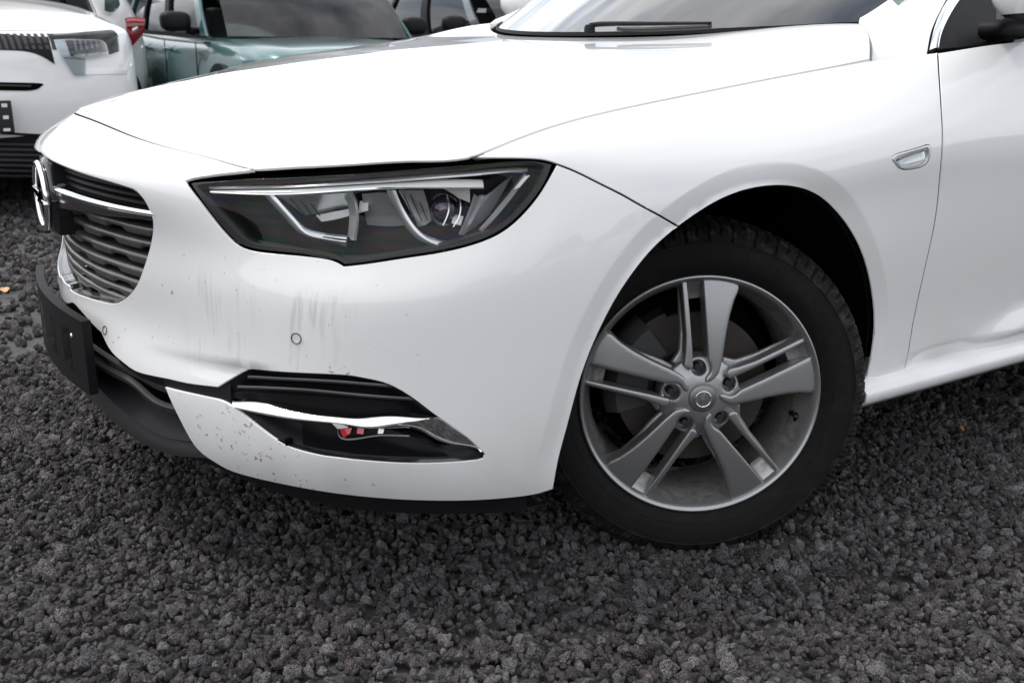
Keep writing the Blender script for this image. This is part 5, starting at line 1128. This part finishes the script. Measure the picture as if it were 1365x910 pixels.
for i in range(5): sb('lamp_rib', [(97+7*i, 52), (98.5+7*i, 52)], [(100+7*i, 68-i), (102+7*i, 68-i)], DCHROME, lampw, oa=.008, ob_=.008, n=3, m_=2)
sb('lamp_foot', [(94, 78), (111, 76)], [(98, 97), (111, 98)], REFLS, lampw, oa=.004, ob_=.004, n=6)
sb('lamp_bar', [(98, 94), (130, 93), (169, 93)], [(100, 100), (130, 99.5), (169, 98.5)], REFLS, lampw, oa=.004, ob_=.004)
sb('lamp_glass', [(64, 48.5), (88, 46.5), (148, 42)], [(84, 78), (118, 79), (158, 68)], LENSB, lampw, oa=.012, ob_=.012, thick=.002)
sb('lamp_glass', [(82, 76), (112, 78)], [(98, 101), (113, 100)], LENSB, lampw, oa=.012, ob_=.012, thick=.002)
sb('lower_slot', [(-60, 109), (10, 110), (50, 111), (58, 113)], [(-60, 120), (10, 121), (40, 121), (52, 118)], DARK, oa=.004, ob_=.004)
sb('slot_bar', [(-60, 112), (10, 113), (42, 114)], [(-60, 114), (10, 115), (40, 116)], GREYP, oa=.008, ob_=.008, n=8, m_=2)
for k in range(7): sb('mesh_bar', [(-40, 190+7*k), (20, 191+7*k), (60, 192+7*k)], [(-40, 192.5+7*k), (20, 193.5+7*k), (60, 194.5+7*k)], GREYP, oa=.006, ob_=.006, n=8, m_=2)
# plate with pressed characters
npc = at(18, 150, x=None, z=None, lat=-3.46)
PLW = mat('plate_black', (.015, .015, .015), .35); PLT = mat('plate_print', (.75, .75, .75), .5)
zt, zb_ = at(10, 134, lat=-3.46)[2], at(10, 177, lat=-3.46)[2]; xe_ = at(17, 155, lat=-3.46)[0]
pb = box('number_plate', (xe_-.52, 3.448, zb_), (xe_, 3.468, zt), PLW, suv, .006)
for k, zz in enumerate(np.linspace(zb_+.018, zt-.022, 3)):
    for q in range(9): box('plate_mark', (xe_-.045-q*.055-(.006 if k == 0 else 0), 3.4455, zz-.009), (xe_-.02-q*.055, 3.4485, zz+(.008 if k else .004)), PLT, pb)
# upper part: glasshouse and wheels of the white car
n9 = np.linspace(-1, 1, 21); cx = -.80
lo9 = [(cx+.80*y, 3.5+1.12-.10*(1-y*y), 1.12) for y in n9]; up9 = [(cx+.66*y, 3.5+1.75-.08*(1-y*y), 1.62) for y in n9]; sheet('windscreen', grid4(lo9, up9, 21, 8, (0, -.04, .03)), GLASSB, suv, .006)
rr9 = [(cx+.64*y, 3.5+3.9, 1.62) for y in n9]; sheet('roof', grid4(up9, rr9, 21, 8, (0, 0, .06)), WHITE2, suv, .02); sheet('rear_window', grid4(rr9, [(cx+.78*y, 3.5+4.15, 1.03) for y in n9], 21, 5), GLASSB, suv, .006)
for s in (-1, 1):
    g = grid4([(cx+s*.84, 4.65, 1.02), (cx+s*.87, 5.6, 1.02), (cx+s*.84, 7.5, 1.03)], [(cx+s*.68, 5.28, 1.58), (cx+s*.69, 6.2, 1.60), (cx+s*.66, 7.38, 1.58)], 36, 6, (s*.03, 0, 0)); sheet('side_window', g, GLASSB, suv, .006)
    for a_, b_ in ((0, 3), (13, 16), (26, 28), (33, 36)): sheet('pillar', g[:, a_:b_]+[s*.008, 0, 0], WHITE2 if a_ in (0, 33) else BLACKP, suv, .02)
    for yw in (4.40, 7.02):
        V, F = lathe('x', [(-.005, .02), (-.010, .24), (-.02, .27), (-.01, .31), (.02, .335), (.18, .335), (.2, .26)], None, None, 40, ret=True); V = [(cx+s*(.90-y), yw+x, .335+z) for x, y, z in V]; link('wheel', mesh('wheel', V, F), RUBBER, suv)
        g = np.array([[(cx+s*.925, yw+r_*cos(a), .335+r_*sin(a)) for a in np.linspace(0, pi, 30)] for r_ in (.02, .39)]); sheet('arch_lining', g, DARK, suv, .02)
box('floor_pan', (cx-.78, 3.62, .2), (cx+.78, 7.4, .5), DARK, suv)
# ---- white hatchback seen from behind, with a red tail lamp
hb = empty('parked_car', (0, 0, 0), label='white hatchback behind the others showing one red tail light and rear glass', category='car', group='cars parked in the row behind')
def wy(px, py, y): return at(px, py, lat=-y)
y0 = 6.9; pr = wy(190, 30, y0)[0]; pc = pr-.86
G = []
for z_, w__, d in ((.25, .80, .1), (.4, .88, .0), (.6, .90, -.03), (.8, .90, .0), (.95, .88, .03), (1.1, .84, .10), (1.25, .79, .20), (1.45, .70, .33), (1.52, .60, .50)):
    row = [(pc+w__*s*1.0, y0+d+.16*abs(s)**5, z_) for s in np.linspace(-1, 1, 33)]; row = [(pc-w__*1.01, y0+d+k, z_) for k in (3.6, 2.2, 1.0, .45)]+row+[(pc+w__*1.01, y0+d+k, z_) for k in (.45, 1.0, 2.2, 3.6)]; G.append(row)
sheet('body', np.array(G), WHITE2, hb, .02)
sheet('roof', np.array([[(pc+.6*s, y, 1.53) for s in np.linspace(-1, 1, 9)] for y in (7.3, 8.5, 10.4)]), WHITE2, hb, .02)
box('floor_pan', (pc-.7, 7.1, .2), (pc+.7, 10.3, .4), DARK, hb)
def wallq(nm, a, b, y, m_, par, th=.02):                  # strip on the rear wall between two sight runs
    A = [wy(*p, y) for p in a]; B = [wy(*p, y) for p in b]; return sheet(nm, grid4(A, B, 14, 5, (0, -.012, 0)), m_, par, th)
tlm = empty('tail_light'); tlm.parent = hb
RED2 = mat('tail_red', (.28, .006, .015), .12, coat=1); RED3 = mat('tail_red_bright', (.60, .05, .08), .2, coat=.6)
wallq('tail_lens', [(166, 26), (172, 24), (186, 24), (193, 27)], [(169, 50), (171, 58), (176, 60), (190, 42)], 6.86, RED2, tlm)
wallq('tail_strip', [(169, 28), (176, 26.5), (191, 27.5)], [(169, 31), (176, 30), (191, 31)], 6.84, RED3, tlm, .006)
wallq('tail_reflector', [(176, 38), (183, 35)], [(176, 45), (183, 40)], 6.84, PALE, tlm, .006)
wallq('rear_window', [(138, -40), (160, -40), (159, -10)], [(139, 14), (150, 16), (157, 6)], 6.99, GLASSB, hb)
for yw in (7.7, 9.8):
    for s in (-1, 1):
        V, F = lathe('x', [(-.005, .02), (-.010, .24), (-.01, .30), (.02, .32), (.18, .32), (.2, .26)], None, None, 32, ret=True); V = [(pc+s*(.90-y), yw+x, .32+z) for x, y, z in V]; link('wheel', mesh('wheel', V, F), RUBBER, hb)
# two scraps of leaf on the stones
for (px, py, m9, lb) in ((6, 386, mat('leaf_tan', (.55, .34, .18), .7), 'small tan leaf scrap on the gravel at the far left edge'), (1282, 571, mat('leaf_rust', (.40, .17, .05), .7), 'tiny rust coloured leaf scrap on the gravel right of the wheel')):
    c = at(px, py, z=.014); rr_ = .018 if px < 100 else .006; X = np.array([[(c[0]+rr_*u*(1-.3*abs(v)), c[1]+rr_*1.4*v*(1-.6*u*u), c[2]+.004*u*u+.003*v) for u in np.linspace(-1, 1, 7)] for v in np.linspace(-1, 1, 7)])
    o9 = sheet('fallen_leaf', X, m9, None, .0006); o9['label'] = lb; o9['category'] = 'leaf'
# black car roof seen between them
dk = car_behind((2.3, 10.9, 0), pi/2, mat('black_paint', (.01, .01, .011), .2, coat=1), 'black car far back, a sliver between white hatchback and teal car', dict(base, H=1.6, belt=1.0, cowl=1.0))
dk2 = car_behind((-.5, 9.9, 0), pi/2, mat('black_paint', (.012, .012, .013), .2, coat=1), 'black car far back, glimpsed above the white car at left', dict(base, H=1.55, belt=1.0, cowl=1.0))
dk2.location = (-1.6, 12.0, 0)
# ---- hall at the far side of the yard
WALLM = mat('cladding', (.36, .39, .43), .6, vary=.05, vscale=1); TRM = mat('white_trim', (.75, .80, .86), .4)
hl = empty('warehouse', (9, 24, 0), 0, label='blue grey clad hall behind the parked cars', category='building')
prf = []; 
for i in range(0, 121): prf.append((-14+i*.25, -.03 if i % 2 else 0))
V = []; F = []
for x, y in prf: V += [(x, y, 0), (x, y, 3.2)]
for i in range(120): F.append((2*i, 2*i+2, 2*i+3, 2*i+1))
link('wall', mesh('wall', V, F, False), WALLM, hl); box('roof', (-14.2, -.3, 3.2), (16.2, 14, 3.45), TRM, hl); box('side_wall', (-14, .05, 0), (16, 13.8, 3.2), WALLM, hl)
for k in range(4): box('white_door', (-8.0+k*7, -.09, 0), (-5.6+k*7, -.035, 2.9), TRM, hl)
# ---- wooded ridge round the yard (seen only as a reflection in paint and glass)
TREE = mat('leaf_mass', (.085, .105, .085), .9, vary=.3, vscale=.05)
V = []; F = []; n = 420
for i in range(n):
    a = 2*pi*i/n; R_ = 160+30*noise.noise(Vector((cos(a)*3, sin(a)*3, 0))); hh = 10+2.2*noise.noise(Vector((cos(a)*9, sin(a)*9, 5)))+.7*noise.noise(Vector((cos(a)*40, sin(a)*40, 8)))+.6*random.random()
    V += [(R_*cos(a), R_*sin(a), -1), (R_*cos(a), R_*sin(a), hh*.6), ((R_+5)*cos(a), (R_+5)*sin(a), hh), ((R_+30)*cos(a), (R_+30)*sin(a), hh*.9)]
for i in range(n):
    j = (i+1) % n
    for k in range(3): F.append((i*4+k, j*4+k, j*4+k+1, i*4+k+1))
link('wooded_ridge', mesh('wooded_ridge', V, F), TREE, None, kind='structure')
# two cars across the aisle behind the photographer, mirrored in the flank
for x, pm, lb in ((-3.2, SILV, 'silver car across the aisle, behind the camera'), (.2, SILV, 'silver car across the aisle, right of the first'), (3.4, WHITE2, 'white car across the aisle')):
    c9 = car_behind((x, -6.3, 0), -pi/2, pm, lb, base)
    c9['group'] = 'cars across the aisle'
